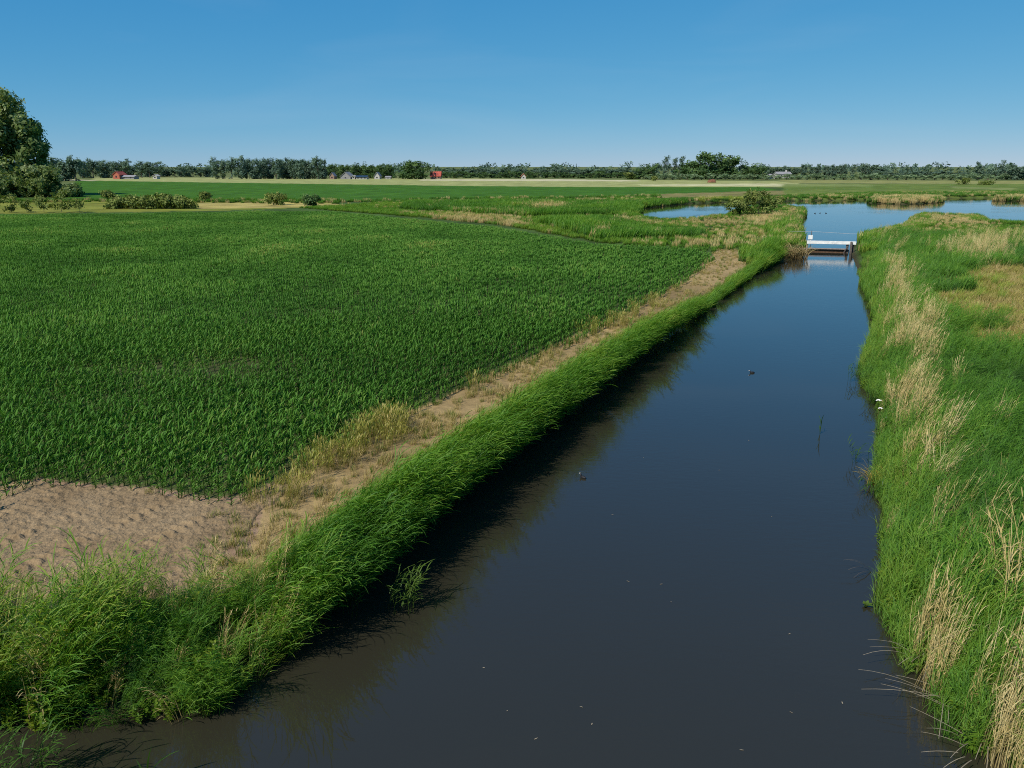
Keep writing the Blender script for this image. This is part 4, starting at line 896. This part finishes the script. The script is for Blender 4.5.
plant_obj('reed_clump', 'reed clump filling the bottom left corner of the picture', 'reeds', 6, 800, reedlet(34, 1.5, .8), M['plant'], tint=.5)
plant_obj('reed_stalk', 'lone bent reed stalk rising from the water at the bottom edge', 'reed', 148, 788, [blades(np.zeros((3, 3)), np.array([.3, -.4, 2.6]), .05, np.array([1.6, .5, .9]), np.array([1.0, 1.05, .6]), .04, 6, PROF_LEAF)], M['plant'], tint=.5)
plant_obj('reed_stalk', 'lone reed sprig standing in the middle of the canal', 'reed', 820, 434, [blades(np.zeros((5, 3)) + np.c_[np.zeros(5), np.zeros(5), np.linspace(0, .5, 5)], U(-3, 3, 5), .1, U(.4, 1.3, 5), U(.3, .6, 5), .03, 4)], M['plant'], tint=.5)
for px, py, k, lab in ((858, 382, 14, 'bushy green water plant reaching out from the right bank'), (868, 404, 8, 'thin water plant below the bushy one at the right bank'), (864, 462, 5, 'small sprig in the water beside the right bank'), (866, 497, 7, 'feathery sprig in the water beside the ochre tuft')):
    plant_obj('water_plant', lab, 'water plant', px, py, reedlet(k, .95, .5, 1.6), M['plant'], tint=.4)
plant_obj('floating_plant', 'little bright green floating plant alone on the right side of the canal', 'water plant', 866, 606, [blades(np.zeros((9, 3)) + np.array([0, 0, .06]), U(-3, 3, 9), U(.6, 1.2, 9), U(1.2, 1.8, 9), U(.12, .22, 9), .09, 3)], M['plant'], tint=.7)
plant_obj('dead_branch', 'dark dead branch arching from the water beside the right bank', 'branch', 872, 572, [blades(np.zeros((4, 3)), np.array([PI, PI + .3, PI - .3, PI + .5]), np.array([.5, .7, .6, .9]), np.array([1.9, 2.0, 1.7, 2.2]), np.array([1.0, .9, .7, .8]), .02, 8, PROF_STEM)], M['twig'], tint=.1)
for px, py, s, lab in ((905, 665, 1.0, 'pale dead stalks fanned out over the water at the right bank'), (925, 712, 1.2, 'long dead stalks sticking into the water at the bottom right'), (955, 760, .9, 'dead stalks at the bottom right corner of the water')):
    n = 9; plant_obj('dead_stalks', lab, 'stalks', px, py, [blades(disc(n, .4) + np.array([.25, 0, .35]), U(PI - .9, PI + 1.3, n), U(1.1, 1.5, n), U(1.5, 2.0, n), U(.6, 1.3, n) * s, .018, 5, PROF_STEM)], M['twig'], tint=.8)
n = 26; px = U(430, 870, n); py = U(300, 760, n)
Pf = np.array([G(a, b, WZ) for a, b in zip(px, py)]); k = water_sd(Pf) < -.8; Pf = Pf[k]; n = len(Pf)
V, Fq, T, R = blades(np.c_[Pf, np.full(n, WZ + .006)], U(-3, 3, n), 1.55, 1.57, U(.03, .09, n), U(.015, .03, n), 2)
tag(link('floating_specks', mesh_np('floating_specks', V, Fq, {'t': T, 'v': R, 'tint': np.full(len(V), .8)}), M['twig']), 'pale specks of seed and leaf floating on the canal', 'floating specks', kind='stuff')

# ------------------------------------------------------------------ light, sky, camera
SUN_EL = math.radians(45); SUN_AZ = math.radians(137)      # measured from +Y towards -X: the sun stands at the left, a little behind the camera
sdir = Vector((-math.sin(SUN_AZ) * math.cos(SUN_EL), math.cos(SUN_AZ) * math.cos(SUN_EL), math.sin(SUN_EL)))
sun = bpy.data.lights.new('sun', 'SUN'); sun.energy = 5.0; sun.angle = math.radians(.55); sun.color = (1, .94, .84)
so = bpy.data.objects.new('sun', sun); COL.objects.link(so); so.rotation_euler = sdir.to_track_quat('Z', 'Y').to_euler()
wld = bpy.data.worlds.new('World'); scene.world = wld; wld.use_nodes = True; nt = wld.node_tree; nt.nodes.clear()
sky = nt.nodes.new('ShaderNodeTexSky'); sky.sky_type = 'NISHITA'; sky.sun_disc = False; sky.sun_elevation = SUN_EL; sky.sun_rotation = -SUN_AZ
sky.altitude = 0; sky.air_density = .6; sky.dust_density = 0; sky.ozone_density = 4
sp = nt.nodes.new('ShaderNodeSeparateColor'); cb = nt.nodes.new('ShaderNodeCombineColor'); nt.links.new(sky.outputs[0], sp.inputs[0])
for i_, (kk, pp) in enumerate(((.50, 1.12), (.47 / .72 ** .5, .5), (.63 / .73 ** .25, .25))):     # clearer, bluer air than the model's
    sc_ = nt.nodes.new('ShaderNodeMath'); sc_.operation = 'POWER'; sc_.inputs[1].default_value = pp; nt.links.new(sp.outputs[i_], sc_.inputs[0])
    m_ = nt.nodes.new('ShaderNodeMath'); m_.operation = 'MULTIPLY'; m_.inputs[1].default_value = kk * .1 ** pp / .1; nt.links.new(sc_.outputs[0], m_.inputs[0]); nt.links.new(m_.outputs[0], cb.inputs[i_])
bg = nt.nodes.new('ShaderNodeBackground'); bg.inputs[1].default_value = .1; ow = nt.nodes.new('ShaderNodeOutputWorld')
tcw = nt.nodes.new('ShaderNodeTexCoord'); mpw = nt.nodes.new('ShaderNodeMapping'); mpw.inputs['Scale'].default_value = (1.6, 1.2, 9); nt.links.new(tcw.outputs['Generated'], mpw.inputs[0])
ciw = nt.nodes.new('ShaderNodeTexNoise'); ciw.inputs['Scale'].default_value = 1.6; ciw.inputs['Detail'].default_value = 7; ciw.inputs['Distortion'].default_value = .6; nt.links.new(mpw.outputs[0], ciw.inputs[0])
rgw = nt.nodes.new('ShaderNodeMapRange'); rgw.inputs['From Min'].default_value = .5; rgw.inputs['From Max'].default_value = .8; rgw.inputs['To Max'].default_value = .09; nt.links.new(ciw.outputs[0], rgw.inputs['Value'])
mxw = nt.nodes.new('ShaderNodeMixRGB'); mxw.inputs[2].default_value = (5.2, 6.2, 7.2, 1); nt.links.new(rgw.outputs[0], mxw.inputs[0]); nt.links.new(cb.outputs[0], mxw.inputs[1])   # faint high veil
nt.links.new(mxw.outputs[0], bg.inputs[0]); nt.links.new(bg.outputs[0], ow.inputs[0])
cam = bpy.data.cameras.new('camera'); cam.sensor_width = 36; cam.lens = 36 * F / 1024; cam.clip_start = .1; cam.clip_end = 20000
co = bpy.data.objects.new('camera', cam); COL.objects.link(co); co.location = (0, 0, HC); co.rotation_euler = (PI / 2 - TH, 0, 0); scene.camera = co
scene.view_settings.view_transform = 'Standard'; scene.view_settings.look = 'None'; scene.view_settings.exposure = 0; scene.view_settings.gamma = 1
scene.render.engine = 'CYCLES'; cy = scene.cycles; cy.max_bounces = 5; cy.diffuse_bounces = 2; cy.glossy_bounces = 2; cy.transmission_bounces = 3; cy.use_denoising = False
scene.cycles.filter_width = 1.05; cy.use_adaptive_sampling = True; cy.adaptive_threshold = .015; cy.caustics_reflective = False; cy.caustics_refractive = False
